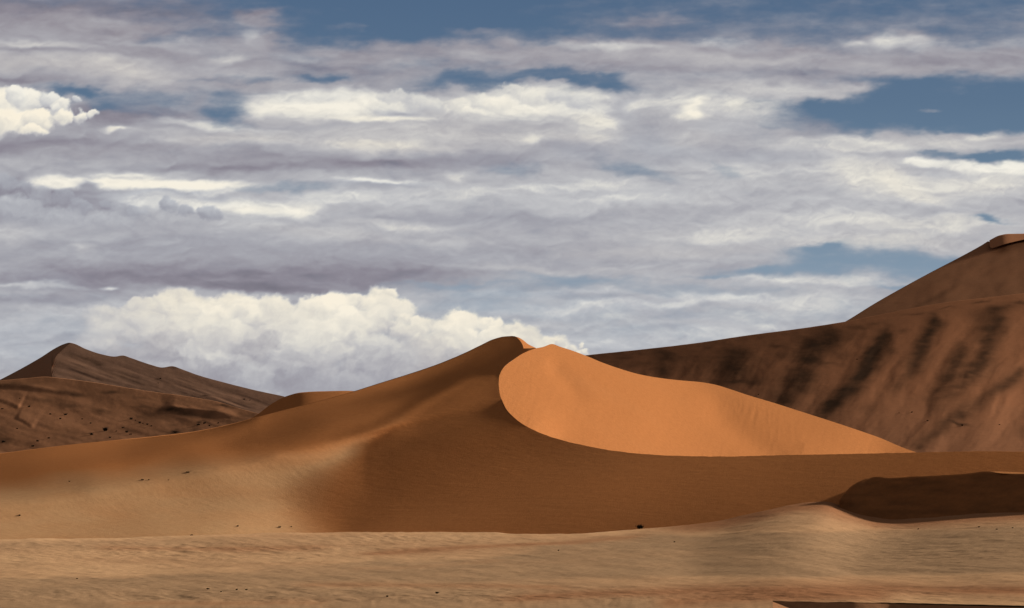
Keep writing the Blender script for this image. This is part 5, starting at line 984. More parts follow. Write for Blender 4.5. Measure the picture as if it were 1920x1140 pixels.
# u, v of the foot, width in view pixels, mesh, ground, group, label
PLANTS = [
    (198, 808, 11, 2, LH, GL, 'largest black-looking shrub on the brown left slope, a dense rounded clump'),
    (172, 816, 11, 1, LH, GL, 'low wide dark shrub on the brown slope just below left of the largest clump'),
    (206, 822, 7, 1, LH, GL, 'small flat dark shrub at the slope foot, below the largest clump'),
    (123, 778, 8, 0, LH, GL, 'dense dark shrub high on the brown slope, larger of the upper pair'),
    (94, 777, 5, 0, LH, GL, 'small round dark shrub at the left of the upper group on the brown slope'),
    (113, 786, 5, 2, LH, GL, 'small dark shrub just below the upper pair on the brown slope'),
    (154, 786, 4, 0, LH, GL, 'lone small shrub between the upper pair and the long row of shrubs'),
    (170, 794, 5, 1, LH, GL, 'thin sparse shrub above the low wide one on the brown slope'),
    (92, 822, 7, 1, LH, GL, 'dark shrub low on the brown slope, near the orange dune edge at left'),
    (70, 828, 6, 0, LH, GL, 'small dark shrub left of the similar one, by the orange dune edge'),
    (62, 837, 7, 1, LH, GL, 'flat dark shrub lowest at the left, almost on the orange dune edge'),
    (246, 787, 8, 2, LH, GL, 'wide dark shrub that starts the slanting row on the brown slope'),
    (262, 794, 7, 0, LH, GL, 'round dark shrub in the middle of the slanting row'),
    (254, 789, 3, 0, LH, GL, 'tiny shrub between the first two big ones of the slanting row'),
    (268, 795, 3, 1, LH, GL, 'tiny shrub right of the round one in the slanting row'),
    (276, 797, 5, 0, LH, GL, 'small shrub second from the right end of the slanting row'),
    (284, 800, 6, 1, LH, GL, 'low shrub closing the slanting row at its right end'),
    (231, 803, 6, 1, LH, GL, 'low scraggly shrub right of the largest clump, upper of three'),
    (238, 811, 7, 0, LH, GL, 'scraggly shrub right of the largest clump, middle of three'),
    (245, 815, 6, 1, LH, GL, 'scraggly shrub right of the largest clump, lowest of three'),
    (218, 809, 4, 0, LH, GL, 'tiny shrub close to the right of the largest clump'),
    (55, 763, 6, 0, LH, GL, 'dark shrub near the small hooked sand ridge at the far left'),
    (37, 748, 3, 1, LH, GL, 'tiny shrub above the hooked sand ridge at the far left'),
    (32, 804, 4, 0, LH, GL, 'small shrub below the hooked sand ridge at the far left'),
    (4, 767, 6, 1, LH, GL, 'low shrub at the left edge of the picture beside the hooked ridge'),
    (6, 829, 9, 1, LH, GL, 'wide low shrub patch at the left edge near the orange dune'),
    (372, 798, 7, 1, LH, GL, 'low dark shrub near the right foot of the brown slope, leftmost of three'),
    (384, 795, 7, 0, LH, GL, 'dark shrub near the right foot of the brown slope, middle of three'),
    (393, 799, 6, 1, LH, GL, 'dark shrub near the right foot of the brown slope, rightmost of three'),
    (409, 794, 4, 0, LH, GL, 'tiny shrub farthest right on the brown slope, by the main dune'),
    (330, 812, 9, 1, LH, GL, 'flat dark shrub against the main dune edge, centre of the slope foot'),
    (301, 710, 4, 0, LF, GF, 'small shrub high on the far left dune below its second hump'),
    (297, 718, 3, 1, LF, GF, 'tiny shrub just below the small one on the far left dune'),
    (458, 749, 4, 0, LF, GF, 'small shrub on the right flank of the far left dune, left of two'),
    (469, 750, 4, 1, LF, GF, 'small shrub on the right flank of the far left dune, right of two'),
    (1710, 773, 4, 0, RH, GR, 'small dark shrub on the lower right dune, largest speck above the crest'),
    (1686, 774, 3, 1, RH, GR, 'tiny shrub just left of the largest speck on the right dune'),
    (1739, 790, 4, 0, RH, GR, 'small dark shrub low on the right dune, left of the dark smear'),
    (1804, 798, 5, 2, RH, GR, 'dark shrub at the right end of the thin dark smear on the right dune'),
    (1874, 797, 3, 0, RH, GR, 'tiny shrub right of the dark smear, near the right picture edge'),
    (1607, 674, 3, 0, RH, GR, 'lone speck of shrub between two dark gullies of the right dune'),
    (1422, 740, 3, 0, RH, GR, 'speck of shrub on the right dune just above the sunlit dune rim'),
    (352, 886, 8, 1, MD, GM, 'darkest flat tussock on the pale left skirt of the main dune'),
    (267, 900, 6, 1, MD, GM, 'low dark tussock on the pale skirt, left of a close pair'),
    (279, 900, 4, 0, MD, GM, 'small dark tussock on the pale skirt, right of a close pair'),
    (316, 900, 3, 1, MD, GM, 'tiny tussock right of the close pair on the pale skirt'),
    (37, 967, 6, 1, MD, GM, 'small dark tussock on the pale skirt near the left picture edge'),
    (130, 903, 4, 4, MD, GM, 'faint dry tussock high on the pale skirt at the left'),
    (359, 1004, 6, 1, MD, GM, 'dark tussock exactly on the bright edge where skirt and plain meet'),
    (446, 987, 5, 4, MD, GM, 'faint dry tussock low on the pale skirt, left of the centre hollow'),
    (524, 989, 6, 4, MD, GM, 'dry brown tussock low on the pale skirt, left of two'),
    (546, 988, 4, 1, MD, GM, 'tiny tussock low on the pale skirt, right of two'),
    (1200, 991, 15, 2, PL, GP, 'largest shrub, dark and bushy, on the plain edge against the shaded dune'),
    (1047, 1033, 4, 0, PL, GP, 'tiny dark tussock alone in the middle of the plain'),
    (820, 1113, 9, 1, PL, GP, 'dark flat tussock near the bottom edge, middle of the plain'),
    (726, 1122, 6, 4, PL, GP, 'dry brown tussock near the bottom edge, left of the dark flat one'),
    (390, 1106, 7, 3, PL, GP, 'dark tussock at the bottom left, leftmost of the four'),
    (461, 1105, 6, 3, PL, GP, 'dark tussock at the bottom left, rightmost of the four'),
    (443, 1109, 6, 3, PL, GP, 'dark tussock at the bottom left, just left of the rightmost'),
    (415, 1112, 4, 3, PL, GP, 'small tussock at the bottom left, lowest of the four'),
    (145, 1087, 4, 3, PL, GP, 'tiny tussock on the bright sand boundary at the lower left'),
    (1835, 988, 5, 3, PL, GP, 'small tussock below the dark shaded dune, leftmost of three at right'),
    (1869, 993, 5, 3, PL, GP, 'small tussock below the dark shaded dune, middle of three at right'),
    (1898, 991, 4, 3, PL, GP, 'small tussock below the dark shaded dune, rightmost of three at right'),
    (1722, 992, 4, 4, PL, GP, 'faint dry tussock below the left part of the dark shaded dune'),
    (1265, 1015, 4, 3, PL, GP, 'tiny tussock on the plain right of and below the largest shrub'),
]
for (u, v, wpx, kind, (fld, bmp), grp, lab) in PLANTS:
    ua, va = np.array([[float(u)]]), np.array([[float(v)]])
    Da = fld(ua, va)
    Pa = P3(ua, va, Da)
    Pa[..., 2] += bmp(ua, va, Pa)
    p = Pa[0, 0]
    me = (SHM + TUM)[kind]
    tall = kind < 3
    o = bpy.data.objects.new('shrub' if tall and grp in (GL, GR, GF) or kind == 2 else 'tussock', me)
    size = wpx * float(Da[0, 0]) / F * 1.25
    o.location = (p[0], p[1], p[2] - 0.02 * size)
    o.scale = (size, size * rsh.uniform(.8, 1.1), size * rsh.uniform(.85, 1.15))
    o.rotation_euler = (0, 0, rsh.uniform(0, 6.28))
    o['label'], o['category'], o['group'] = lab, ('shrub' if o.name.startswith('shrub') else 'grass tussock'), grp
    COL.objects.link(o)


# ------------------------------------------------------------------ sky backdrop: clear air, veils of cloud, heaps of cumulus
def lerp(a, b, t):
    return a + (b - a) * t


def soft_ellipse(U, V, u, v, ru, rv, ang, hard=1.0):
    c, s = math.cos(math.radians(ang)), math.sin(math.radians(ang))
    a = ((U - u) * c + (V - v) * s) / ru
    b = (-(U - u) * s + (V - v) * c) / rv
    return np.exp(-(np.sqrt(a * a + b * b) ** (2.0 + 2.0 * hard)) * 0.8)


def billow(x, y, octv=5, gain=0.55):
    s, a, t = 0, 1.0, 0
    for k in range(octv):
        s = s + a * (1 - np.abs(vnoise(x + 31.7 * k, y + 11.9 * k)) * 2)
        t += a
        a *= gain
        x, y = 2.07 * (x * .8 - y * .6), 2.07 * (x * .6 + y * .8)
    return s / t


# cover strokes: u, v, ru, rv, angle, cover (0 clear air .. 1 solid)
COVER = [
    (1500, -200, 1500, 232, 0, -.15), (760, 10, 300, 66, 0, -.1), (520, 35, 110, 28, 5, .15), (490, 30, 40, 16, 0, .75), (655, 48, 30, 7, 0, .35),
    (480, 85, 50, 28, 0, .9), (1700, 205, 190, 42, 3, -.15), (1900, 200, 130, 56, 0, -.15), (1560, 190, 60, 14, -12, .05), (1640, 165, 120, 16, -8, -.1), (1860, 296, 90, 10, 0, -.1), (1760, 290, 60, 5, 5, .25),
    (175, 174, 62, 11, 4, .0), (290, 190, 70, 17, 0, .4), (440, 203, 44, 24, 0, .0), (215, 200, 40, 10, 0, .35), (330, 66, 80, 9, -6, .15), (390, 150, 40, 5, 0, .3), (470, 147, 40, 6, 0, .2), (600, 150, 50, 8, 3, .15),
    (870, 152, 95, 15, -4, .08), (1010, 136, 60, 7, 0, .2), (1130, 155, 50, 12, 6, .1), (1060, 146, 90, 5, 0, .1), (740, 120, 60, 10, 0, .45),
    (1215, 38, 66, 10, -2, .62), (910, 60, 55, 6, 0, .38), (1735, 211, 34, 5, 0, .42),
    (1190, 318, 56, 16, 8, .46), (970, 318, 60, 12, 0, .5), (1340, 320, 40, 14, 20, .5), (1480, 235, 50, 8, 0, .55),
    (540, 350, 90, 9, 0, .5), (860, 536, 110, 6, -2, .25), (1130, 532, 150, 11, 4, .22), (1610, 492, 130, 24, 0, .0), (1560, 470, 30, 10, 0, .0), (1470, 510, 110, 9, -2, .1), (1740, 500, 90, 22, 0, .05), (1690, 538, 55, 4, 2, .2),
    (1300, 545, 120, 8, 0, .4), (1420, 552, 60, 9, 0, .45), (1850, 413, 48, 6, 2, .0), (1760, 440, 60, 30, 0, .9),
    (1250, 600, 560, 60, 0, .62), (900, 570, 130, 26, 0, .52), (60, 640, 300, 70, 0, .7), (1100, 545, 200, 10, 3, .45), (1250, 560, 200, 8, 4, .8), (1500, 560, 160, 10, -2, .85), (1180, 575, 160, 8, -3, .85), (1380, 615, 130, 9, 4, .8), (1000, 600, 60, 10, 0, .75), (1330, 520, 40, 4, 0, .35), (380, 595, 60, 10, -20, .6),
    (1400, 110, 420, 20, 2, .97), (1240, 98, 260, 14, 2, .95), (1850, 105, 150, 20, 0, .93), (1665, 78, 36, 15, 0, .9), (1725, 80, 40, 14, 0, .85), (1600, 80, 40, 7, 5, .8), (880, 98, 130, 14, 2, .85), (1060, 94, 90, 11, 0, .85), (1440, 166, 150, 15, 3, .97), (1560, 172, 70, 12, -10, .9),
    (1840, 263, 120, 13, 2, .95), (1640, 270, 80, 14, 2, .95), (690, 106, 120, 16, 2, .8), (1800, 322, 140, 9, 4, 1.0), (240, 120, 200, 26, 4, 1.0), (60, 60, 260, 36, 0, 1.0), (640, 196, 170, 20, 0, 1.0), (980, 195, 140, 26, 0, 1.0)]
# tone strokes: u, v, ru, rv, angle, tone (0 dark mauve grey .. 1 sunlit), warmth, hardness
TONE = [
    (960, 60, 1400, 120, 0, .40, .35, 0), (160, 15, 330, 18, 0, .26, .2, 0), (180, 40, 160, 22, 2, .40, .4, 0), (60, 84, 90, 10, 0, .60, .5, 0), (130, 97, 130, 5, 2, .34, .2, 0),
    (60, 118, 140, 16, 5, .54, .6, 0), (240, 130, 110, 24, 10, .60, .7, 0), (60, 150, 100, 8, 3, .36, .2, 0), (470, 66, 26, 18, 0, .55, .3, 0), (430, 110, 30, 9, 0, .62, .5, 0), (560, 110, 60, 14, 0, .50, .3, 0), (620, 128, 90, 5, 8, .38, .2, 0),
    (510, 155, 60, 14, 0, .50, .5, 0), (770, 120, 40, 12, 0, .5, .4, 0), (900, 98, 60, 12, 0, .48, .4, 0), (1080, 92, 90, 9, 2, .56, .4, 0), (1220, 100, 300, 12, 2, .44, .45, 0), (1120, 84, 90, 6, 2, .62, .4, 0), (1340, 84, 60, 8, 3, .58, .3, 0),
    (1400, 112, 170, 10, 2, .56, .5, 0), (1380, 140, 190, 8, 2, .40, .2, 0), (1620, 122, 200, 10, 3, .50, .45, 0), (1800, 112, 150, 8, 0, .40, .2, 0), (1665, 76, 30, 14, 0, .66, .4, 1), (1720, 80, 34, 12, 0, .62, .4, 1), (1600, 80, 40, 7, 5, .56, .4, 0), (1840, 84, 90, 12, 0, .50, .3, 0),
    (1850, 130, 120, 10, 0, .48, .4, 0), (1440, 168, 140, 12, 4, .70, .5, 0), (1550, 176, 60, 10, -10, .58, .5, 0), (1260, 150, 100, 10, 0, .5, .3, 0),
    (960, 230, 1300, 60, 0, .50, .35, 0), (250, 215, 160, 22, 0, .36, .1, 0), (60, 270, 240, 16, 0, .36, .1, 0),
    (640, 196, 170, 22, 0, .84, .5, 1), (560, 200, 60, 14, 0, .88, .5, 0), (600, 182, 90, 8, 0, .78, .3, 0), (730, 208, 40, 10, 0, .5, .1, 0), (700, 222, 90, 7, 0, .92, .7, 0),
    (990, 192, 130, 30, -3, .84, .5, 1), (880, 205, 40, 14, 0, .88, .6, 0), (1090, 200, 60, 24, 10, .70, .3, 0), (960, 222, 120, 8, 0, .66, .4, 0),
    (1170, 200, 30, 30, 0, .5, .1, 0), (1190, 196, 26, 8, -10, .75, .4, 0), (1240, 190, 50, 20, 0, .66, .4, 0), (1400, 205, 130, 26, 4, .68, .4, 0), (1300, 202, 14, 14, 10, .86, .6, 0), (1316, 218, 16, 7, 15, .9, .7, 0), (1296, 222, 26, 5, 5, .74, .6, 0), (1390, 200, 24, 14, 0, .78, .5, 0), (1560, 225, 60, 26, 0, .42, .2, 0),
    (400, 232, 80, 8, 5, .72, .4, 0), (208, 242, 30, 3.5, 2, .86, .6, 0), (600, 236, 120, 6, 0, .48, .2, 0), (430, 262, 110, 12, 0, .60, .6, 0), (150, 285, 140, 12, 0, .46, .3, 0), (470, 292, 140, 14, 0, .44, .2, 0), (460, 312, 220, 8, 0, .38, .1, 0),
    (820, 250, 200, 22, 0, .58, .5, 0), (740, 278, 120, 11, 3, .68, .7, 0), (1000, 258, 110, 10, 0, .62, .5, 0), (1110, 225, 40, 18, 10, .80, .6, 0), (1130, 262, 60, 14, 0, .64, .6, 0), (1010, 264, 30, 7, 0, .8, .6, 0),
    (690, 304, 120, 8, 2, .34, .1, 0), (900, 300, 110, 14, 0, .38, .0, 0), (1100, 290, 60, 16, 10, .46, .0, 0), (1230, 270, 60, 30, 15, .50, .0, 0), (1380, 250, 70, 20, 0, .54, .2, 0), (1300, 260, 50, 12, 0, .60, .4, 0),
    (1420, 290, 160, 12, 0, .48, .0, 0), (1620, 268, 70, 15, 5, .76, .4, 1), (1560, 275, 130, 12, 2, .66, .4, 0), (1780, 268, 110, 16, 2, .62, .5, 0), (1850, 256, 28, 9, 0, .68, .5, 1), (1640, 296, 110, 6, 3, .48, .1, 0),
    (1500, 330, 300, 30, 0, .62, .3, 0), (1725, 308, 28, 8, 0, .84, .3, 1), (1840, 318, 110, 9, 4, .80, .3, 1), (1905, 312, 30, 14, 0, .92, .3, 1), (1760, 326, 80, 5, 8, .5, .1, 0), (1600, 330, 60, 26, 35, .74, .5, 0), (1700, 350, 70, 26, 25, .80, .7, 0), (1850, 350, 120, 20, 0, .74, .5, 0),
    (1600, 385, 160, 7, 2, .56, .2, 0), (1320, 375, 40, 10, 0, .74, .4, 0), (1500, 410, 200, 16, 0, .66, .3, 0), (1750, 420, 160, 18, 0, .70, .5, 0), (1650, 452, 200, 14, 0, .66, .5, 0), (1350, 440, 180, 20, 0, .66, .4, 0), (1800, 395, 120, 6, 0, .56, .2, 0),
    (960, 380, 500, 40, 0, .58, .2, 0), (850, 335, 20, 8, 0, .7, .4, 0), (1020, 352, 60, 9, 0, .72, .2, 0), (1150, 372, 90, 6, 0, .68, .2, 0), (870, 360, 110, 12, 0, .68, .3, 0), (690, 340, 70, 6, 3, .86, .2, 0), (680, 372, 100, 12, 0, .64, .2, 0), (900, 410, 260, 12, 0, .48, .1, 0),
    (1130, 345, 60, 10, 0, .70, .3, 0), (650, 345, 120, 5, 2, .5, .0, 0),
    (620, 440, 140, 12, 6, .60, .4, 0), (760, 425, 90, 7, 3, .66, .4, 0), (865, 455, 18, 10, 0, .72, .3, 1), (840, 458, 60, 12, 0, .62, .3, 0), (250, 460, 320, 24, 0, .46, .1, 0), (30, 436, 36, 22, 0, .60, .3, 0), (155, 462, 16, 9, 0, .58, .3, 0), (80, 495, 180, 12, 0, .50, .2, 0),
    (960, 480, 400, 20, 0, .46, .1, 0), (1240, 470, 200, 14, 0, .56, .4, 0), (1050, 508, 170, 7, 2, .56, .3, 0),
    (240, 512, 260, 22, 0, .34, .1, 0), (560, 520, 260, 24, 0, .33, .1, 0), (480, 540, 140, 11, 3, .26, .1, 1), (700, 515, 110, 18, -3, .36, .1, 0), (120, 530, 120, 12, 2, .38, .0, 0),
    (110, 366, 150, 26, 6, .36, .0, 0), (260, 345, 200, 10, 0, .90, .6, 1), (110, 342, 60, 12, 3, .86, .5, 1), (380, 350, 60, 12, 0, .92, .6, 1), (240, 330, 60, 6, 0, .8, .4, 0), (160, 350, 16, 10, 0, .45, 0, 0), (300, 360, 150, 5, -3, .56, .0, 0), (400, 366, 30, 5, 0, .5, 0, 0),
    (270, 378, 60, 12, 5, .68, .1, 0), (430, 384, 130, 13, 3, .78, .3, 0), (460, 390, 40, 8, 0, .9, .5, 0), (540, 392, 40, 9, 0, .88, .5, 0), (600, 378, 60, 8, -5, .7, .2, 0),
    (20, 375, 60, 26, 10, .36, 0, 0), (20, 372, 16, 6, 20, .66, .1, 0),
    (60, 535, 110, 4, 0, .62, .2, 0), (228, 536, 14, 3, 0, .75, .2, 0), (90, 562, 130, 10, 0, .40, .0, 0), (130, 600, 150, 24, 0, .62, .2, 0), (60, 640, 200, 40, 0, .54, .0, 0), (300, 620, 150, 40, 0, .56, .1, 0),
    (1000, 552, 180, 8, 0, .62, .0, 0), (1150, 560, 130, 8, 3, .50, .0, 0), (1000, 580, 200, 14, 0, .62, .0, 0), (1200, 572, 180, 7, -3, .70, .2, 0), (1420, 560, 140, 6, 3, .66, .1, 0), (1330, 625, 180, 9, 4, .66, .2, 0), (1440, 525, 80, 5, 2, .70, .2, 0), (1560, 530, 120, 8, 0, .66, .3, 0), (1300, 590, 90, 10, 10, .52, .0, 0), (1250, 615, 80, 12, -4, .60, .3, 0), (1530, 570, 90, 22, 0, .66, .3, 0),
    (1180, 655, 120, 6, -3, .56, .0, 0), (1290, 612, 45, 7, 5, .50, 0, 0), (1430, 610, 30, 7, 0, .70, .3, 0), (1400, 590, 60, 12, 0, .62, .3, 0), (1160, 598, 30, 9, 0, .64, .3, 0), (1100, 640, 200, 30, 0, .58, .1, 0)]


def sky_fields(U, V):
    # wind-drawn warp: edges wander, mostly along the horizon
    wx = 46 * fbm(U / 130, V / 44, 4) + 9 * fbm(U / 26 + 5, V / 13, 3, .5)
    wy = 12.0 * fbm(U / 95 + 40, V / 34 + 7, 3) + 3.5 * fbm(U / 22 + 3, V / 13, 3, .5)
    u, v = U + wx, V + wy
    uc = u + 26 * fbm(U / 60 + 11, V / 20 + 3, 4, .6)
    vc = v + 8 * fbm(U / 45 + 23, V / 20 + 31, 4, .6)
    cov = 0.93 + 0 * U
    tone = 0.52 + 0 * U
    warm = 0.2 + 0 * U
    for (a, b, c, d, e, k) in COVER:
        g = soft_ellipse(uc, vc, a, b, c * 1.08, d * 1.15, e, .35)
        cov = lerp(cov, k, g)
    for (a, b, c, d, e, k, w, h) in TONE:
        uu, vv = (u, v) if not h else (U + .4 * wx, V + .8 * wy)
        g = soft_ellipse(uu, vv, a, b, c, d, e, .15 + .9 * h)
        tone = lerp(tone, k, g)
        warm = lerp(warm, w, g)
    st = fbm(U / 150 + 3, V / 22, 5, .58)
    fl = fbm(U / 46 + 9, V / 19 + 2, 5, .6)
    bg_ = fbm(U / 230 + 60, V / 44 + 13, 4)
    tone = .53 + 1.45 * (tone - .5)
    warm = np.clip(warm + .08, 0, 1)
    tone = tone + .055 * st + .05 * fl + .06 * bg_
    cov = cov + .16 * st + .15 * fl
    # relief of the lumpy tops lit from above
    bl = billow((U + wx) / 70, (V + wy) / 34, 5)
    bl2 = billow((U + wx) / 70, (V + wy + 5) / 34, 5)
    tone = tone + .20 * (bl2 - bl) * (.1 + .9 * sstep(.50, .85, tone))
    b3 = billow((U + wx) / 150 + 5, (V + wy) / 60 + 8, 4, .5)
    b4 = billow((U + wx) / 150 + 5, (V + wy + 8) / 60 + 8, 4, .5)
    tone = tone + .13 * (b4 - b3)
    alpha = sstep(.05, .92, cov)
    return alpha, tone, warm


def heap(U, V, alpha, tone, warm, puffs, soft=.22):
    """cumulus: overlapping rounded lobes, farther ones first, each lit from above left and shaded at its foot"""
    frame = U[0, 0], U[0, 1] - U[0, 0], V[0, 0], V[1, 0] - V[0, 0]
    U, V = U + 11 * fbm(U / 34 + 7, V / 26, 3) + 3.5 * fbm(U / 9, V / 8, 3, .6), V + 9 * fbm(U / 30 + 70, V / 24 + 5, 3) + 3.5 * fbm(U / 9 + 30, V / 8, 3, .6)
    n1 = fbm(U / 17, V / 14, 4, .6)
    n2 = fbm(U / 17 + 50, V / 14 + 20, 4, .6)
    u0, du, v0, dv = frame
    for (pu, pv, r, asp, br, wm) in puffs:
        m = r * 1.3 + 16
        i0, i1 = int(max(0, (pu - m * asp - u0) / du)), int(min(U.shape[1], (pu + m * asp - u0) / du + 2))
        j0, j1 = int(max(0, (pv - m - v0) / dv)), int(min(U.shape[0], (pv + m - v0) / dv + 2))
        if i1 <= i0 or j1 <= j0:
            continue
        S_ = (slice(j0, j1), slice(i0, i1))
        a = (U[S_] - pu) / (r * asp) + .20 * n1[S_]
        b = (V[S_] - pv) / r + .20 * n2[S_]
        d = np.sqrt(a * a + b * b)
        up = sstep(1.0, 1.0 - soft, d) * sstep(1.05, .1, b)      # feet melt into the next lobe
        nz = np.sqrt(np.maximum(0, 1 - np.minimum(d, 1) ** 2))
        lam = .5 - .42 * b + .12 * a + .18 * nz
        t = br * (.42 + .80 * np.clip(lam, 0, 1)) + .09 * n1[S_]
        tone[S_] = lerp(tone[S_], t, up)
        warm[S_] = lerp(warm[S_], wm * (.4 + .8 * np.clip(lam, 0, 1)), up)
        alpha[S_] = np.maximum(alpha[S_], up)
    return alpha, tone, warm


def cumulus_lists():
    rs = np.random.RandomState(11)
    top = [(150, 600), (200, 572), (250, 556), (330, 546), (400, 556), (440, 552), (520, 548), (600, 556), (650, 556), (680, 548), (715, 538), (745, 546), (765, 572), (800, 590), (850, 592), (905, 590), (950, 606), (1000, 616), (1060, 640), (1100, 668)]
    ft = lambda q: np.interp(q, [p[0] for p in top], [p[1] for p in top])
    big = []
    for k in range(430):
        pu = rs.uniform(170, 1090)
        t = rs.rand() ** 1.1
        y = ft(pu) + 16 + t * 160
        r = rs.uniform(11, 21) + 20 * rs.rand() ** 2.5 + 6 * t
        # broad light and grey zones of the bank
        lit = .91 - .30 * t + .10 * vnoise(np.array([pu / 90.]), np.array([y / 40.]))[0]
        lit += .10 * math.exp(-((pu - 690) / 120) ** 2 - ((y - 590) / 45) ** 2) + .06 * math.exp(-((pu - 450) / 80) ** 2 - ((y - 600) / 30) ** 2)
        lit -= .14 * sstep(420, 170, np.array(pu)) + .22 * sstep(30, 90, np.array(y - ft(pu) - 20)) * (.5 + .5 * vnoise(np.array([pu / 60. + 9]), np.array([y / 30.]))[0])
        if y > 770:
            continue
        big.append((pu, y, r, rs.uniform(1.1, 1.7), float(lit), .9 - .6 * t))
    big.sort(key=lambda p: p[1])
    for q in ((712, 556, 17, 1.1), (735, 552, 15, 1.0), (690, 566, 16, 1.3), (752, 574, 15, 1.3), (660, 574, 17, 1.4)):
        big.insert(0, (*q, .98, .9))
    left = [(10, 205, 42, 1.3, 1.0, .7), (55, 190, 26, 1.2, .98, .5), (92, 186, 20, 1.2, .92, .3), (30, 180, 20, 1.3, .97, .4), (110, 200, 18, 1.3, .94, .5), (142, 190, 10, 1.2, .78, .2), (20, 232, 34, 1.5, 1.02, .9), (70, 228, 28, 1.4, 1.0, .9),
            (118, 222, 18, 1.5, .98, .8), (152, 217, 12, 1.6, .95, .7), (176, 214, 9, 1.6, .93, .6), (60, 248, 14, 2.5, 1.0, .9), (100, 208, 12, 1.0, .9, .4)]
    spur = [(1075, 652, 12, 1.2, .86, .8), (1094, 648, 9, .8, .88, .8), (1050, 645, 12, 1.3, .84, .8), (1098, 662, 9, .9, .9, .8)]
    mid = [(960, 176, 26, 1.6, .88, .5), (1000, 184, 24, 1.5, .88, .5), (900, 192, 20, 1.6, .88, .5), (858, 196, 15, 1.5, .9, .6), (930, 200, 22, 1.6, .92, .6), (1050, 180, 20, 1.6, .78, .3), (1090, 192, 20, 1.6, .76, .3), (780, 192, 22, 1.8, .84, .4), (740, 186, 16, 2.2, .82, .4), (810, 200, 16, 1.6, .84, .4)]
    return big, left, mid, spur


def sky_scalars(U, V):
    alpha, tone, warm = sky_fields(U, V)
    big, left, mid, spur = cumulus_lists()
    a0, t0, w0 = alpha.copy(), tone.copy(), warm.copy()
    alpha, tone, warm = heap(U, V, alpha, tone, warm, left, .30)
    # the grey sheet hides the foot of the left heap
    g = sstep(250, 262, V + 5 * fbm(U / 40, V / 20, 4) - 0.06 * (130 - U)) * sstep(330, 300, V) * sstep(330, 250, U)
    tone, warm = lerp(tone, t0, g), lerp(warm, w0, g)
    at, tt_, wt = heap(U, V, alpha.copy(), tone.copy(), warm.copy(), mid, .45)
    k = .75 * sstep(232, 214, V)
    alpha, tone, warm = lerp(alpha, at, k), lerp(tone, tt_, k), lerp(warm, wt, k)
    # heads of shaded cloud against the bright gap at the left
    dk = [(0, 345, 26, 1.5, .50, 0), (40, 352, 20, 1.5, .47, 0), (78, 366, 22, 1.4, .50, .1), (120, 372, 18, 1.4, .48, 0), (150, 388, 20, 1.5, .50, 0), (196, 384, 12, 1.2, .46, 0), (222, 396, 18, 1.6, .50, .1),
          (262, 402, 18, 1.6, .52, 0), (318, 384, 18, 1.1, .52, 0), (348, 396, 16, 1.4, .50, 0), (390, 402, 15, 1.8, .50, 0), (30, 400, 40, 2, .54, .1), (110, 415, 34, 2, .54, .1), (200, 425, 34, 2.2, .54, .1), (320, 425, 30, 2.6, .54, .2)]
    ad, td, wd = heap(U, V, alpha.copy(), tone.copy(), warm.copy(), dk, .38)
    k = .8 * sstep(445, 405, V)
    alpha, tone, warm = lerp(alpha, ad, k), lerp(tone, td, k), lerp(warm, wd, k)
    # the low cumulus bank, half veiled towards its foot, its left end and under the dark sheet
    ab, tb, wb = heap(U, V, alpha.copy(), tone.copy(), warm.copy(), big + spur, .42)
    edge = 548 + 6 * np.sin(U / 90.) - .05 * np.abs(U - 480) + 5 * fbm(U / 60, V / 30, 3)
    k = sstep(-6, 8, V - np.where(U < 640, edge, 500)) * (1 - .75 * sstep(680, 780, V + 14 * fbm(U / 90, V / 50, 3)))
    k = k * (.35 + .65 * sstep(110, 340, U + 50 * fbm(U / 100, V / 40, 3)))
    alpha, tone, warm = lerp(alpha, ab, k), lerp(tone, tb, k), lerp(warm, wb, k)
    return np.clip(alpha, 0, 1), np.clip(tone, 0, 1.1), np.clip(warm, 0, 1)


def axis_with_margins(a, b, step, lo, hi, n):
    k = np.linspace(0, 1, n) ** 2
    return np.concatenate([a - (a - lo) * k[::-1][:-1], np.arange(a, b, step), b + (hi - b) * k])


su_ax = np.arange(-240, 2161, 2.0)
sv_ax = np.arange(-80, 861, 2.0)
SU, SV = np.meshgrid(su_ax, sv_ax)
s_al, s_tn, s_wm = sky_scalars(SU, SV)
RSKY = 45000.0


def sky_sheet(name, U, V, al, tn, wm, mat):
    sx, sz = slopes(U, V)
    d = np.stack([sx, np.ones_like(sx), sz], -1)
    d /= np.linalg.norm(d, axis=-1)[..., None]
    # rows run upwards so that the inner side faces the camera
    P = (d * RSKY + np.array([0, 0, HC]))[::-1]
    b = MeshB()
    b.grid(P, al[::-1])
    o = b.build(name, mat)
    for nm, arr in (('tone', tn[::-1]), ('warm', wm[::-1])):
        at = o.data.attributes.new(nm, 'FLOAT', 'POINT')
        at.data.foreach_set('value', arr.astype(np.float32).ravel())
    return o


def lin(c):
    c = np.array(c) / 255.0
    return tuple(float(x) for x in ((c + .055) / 1.055) ** 2.4) + (1.0,)


def ramp_node(N, stops):
    r = N.new('ShaderNodeValToRGB')
    e = r.color_ramp.elements
    while len(e) < len(stops):
        e.new(0.5)
    for k, (p, c) in enumerate(stops):
        e[k].position = p
        e[k].color = lin(c)
    return r


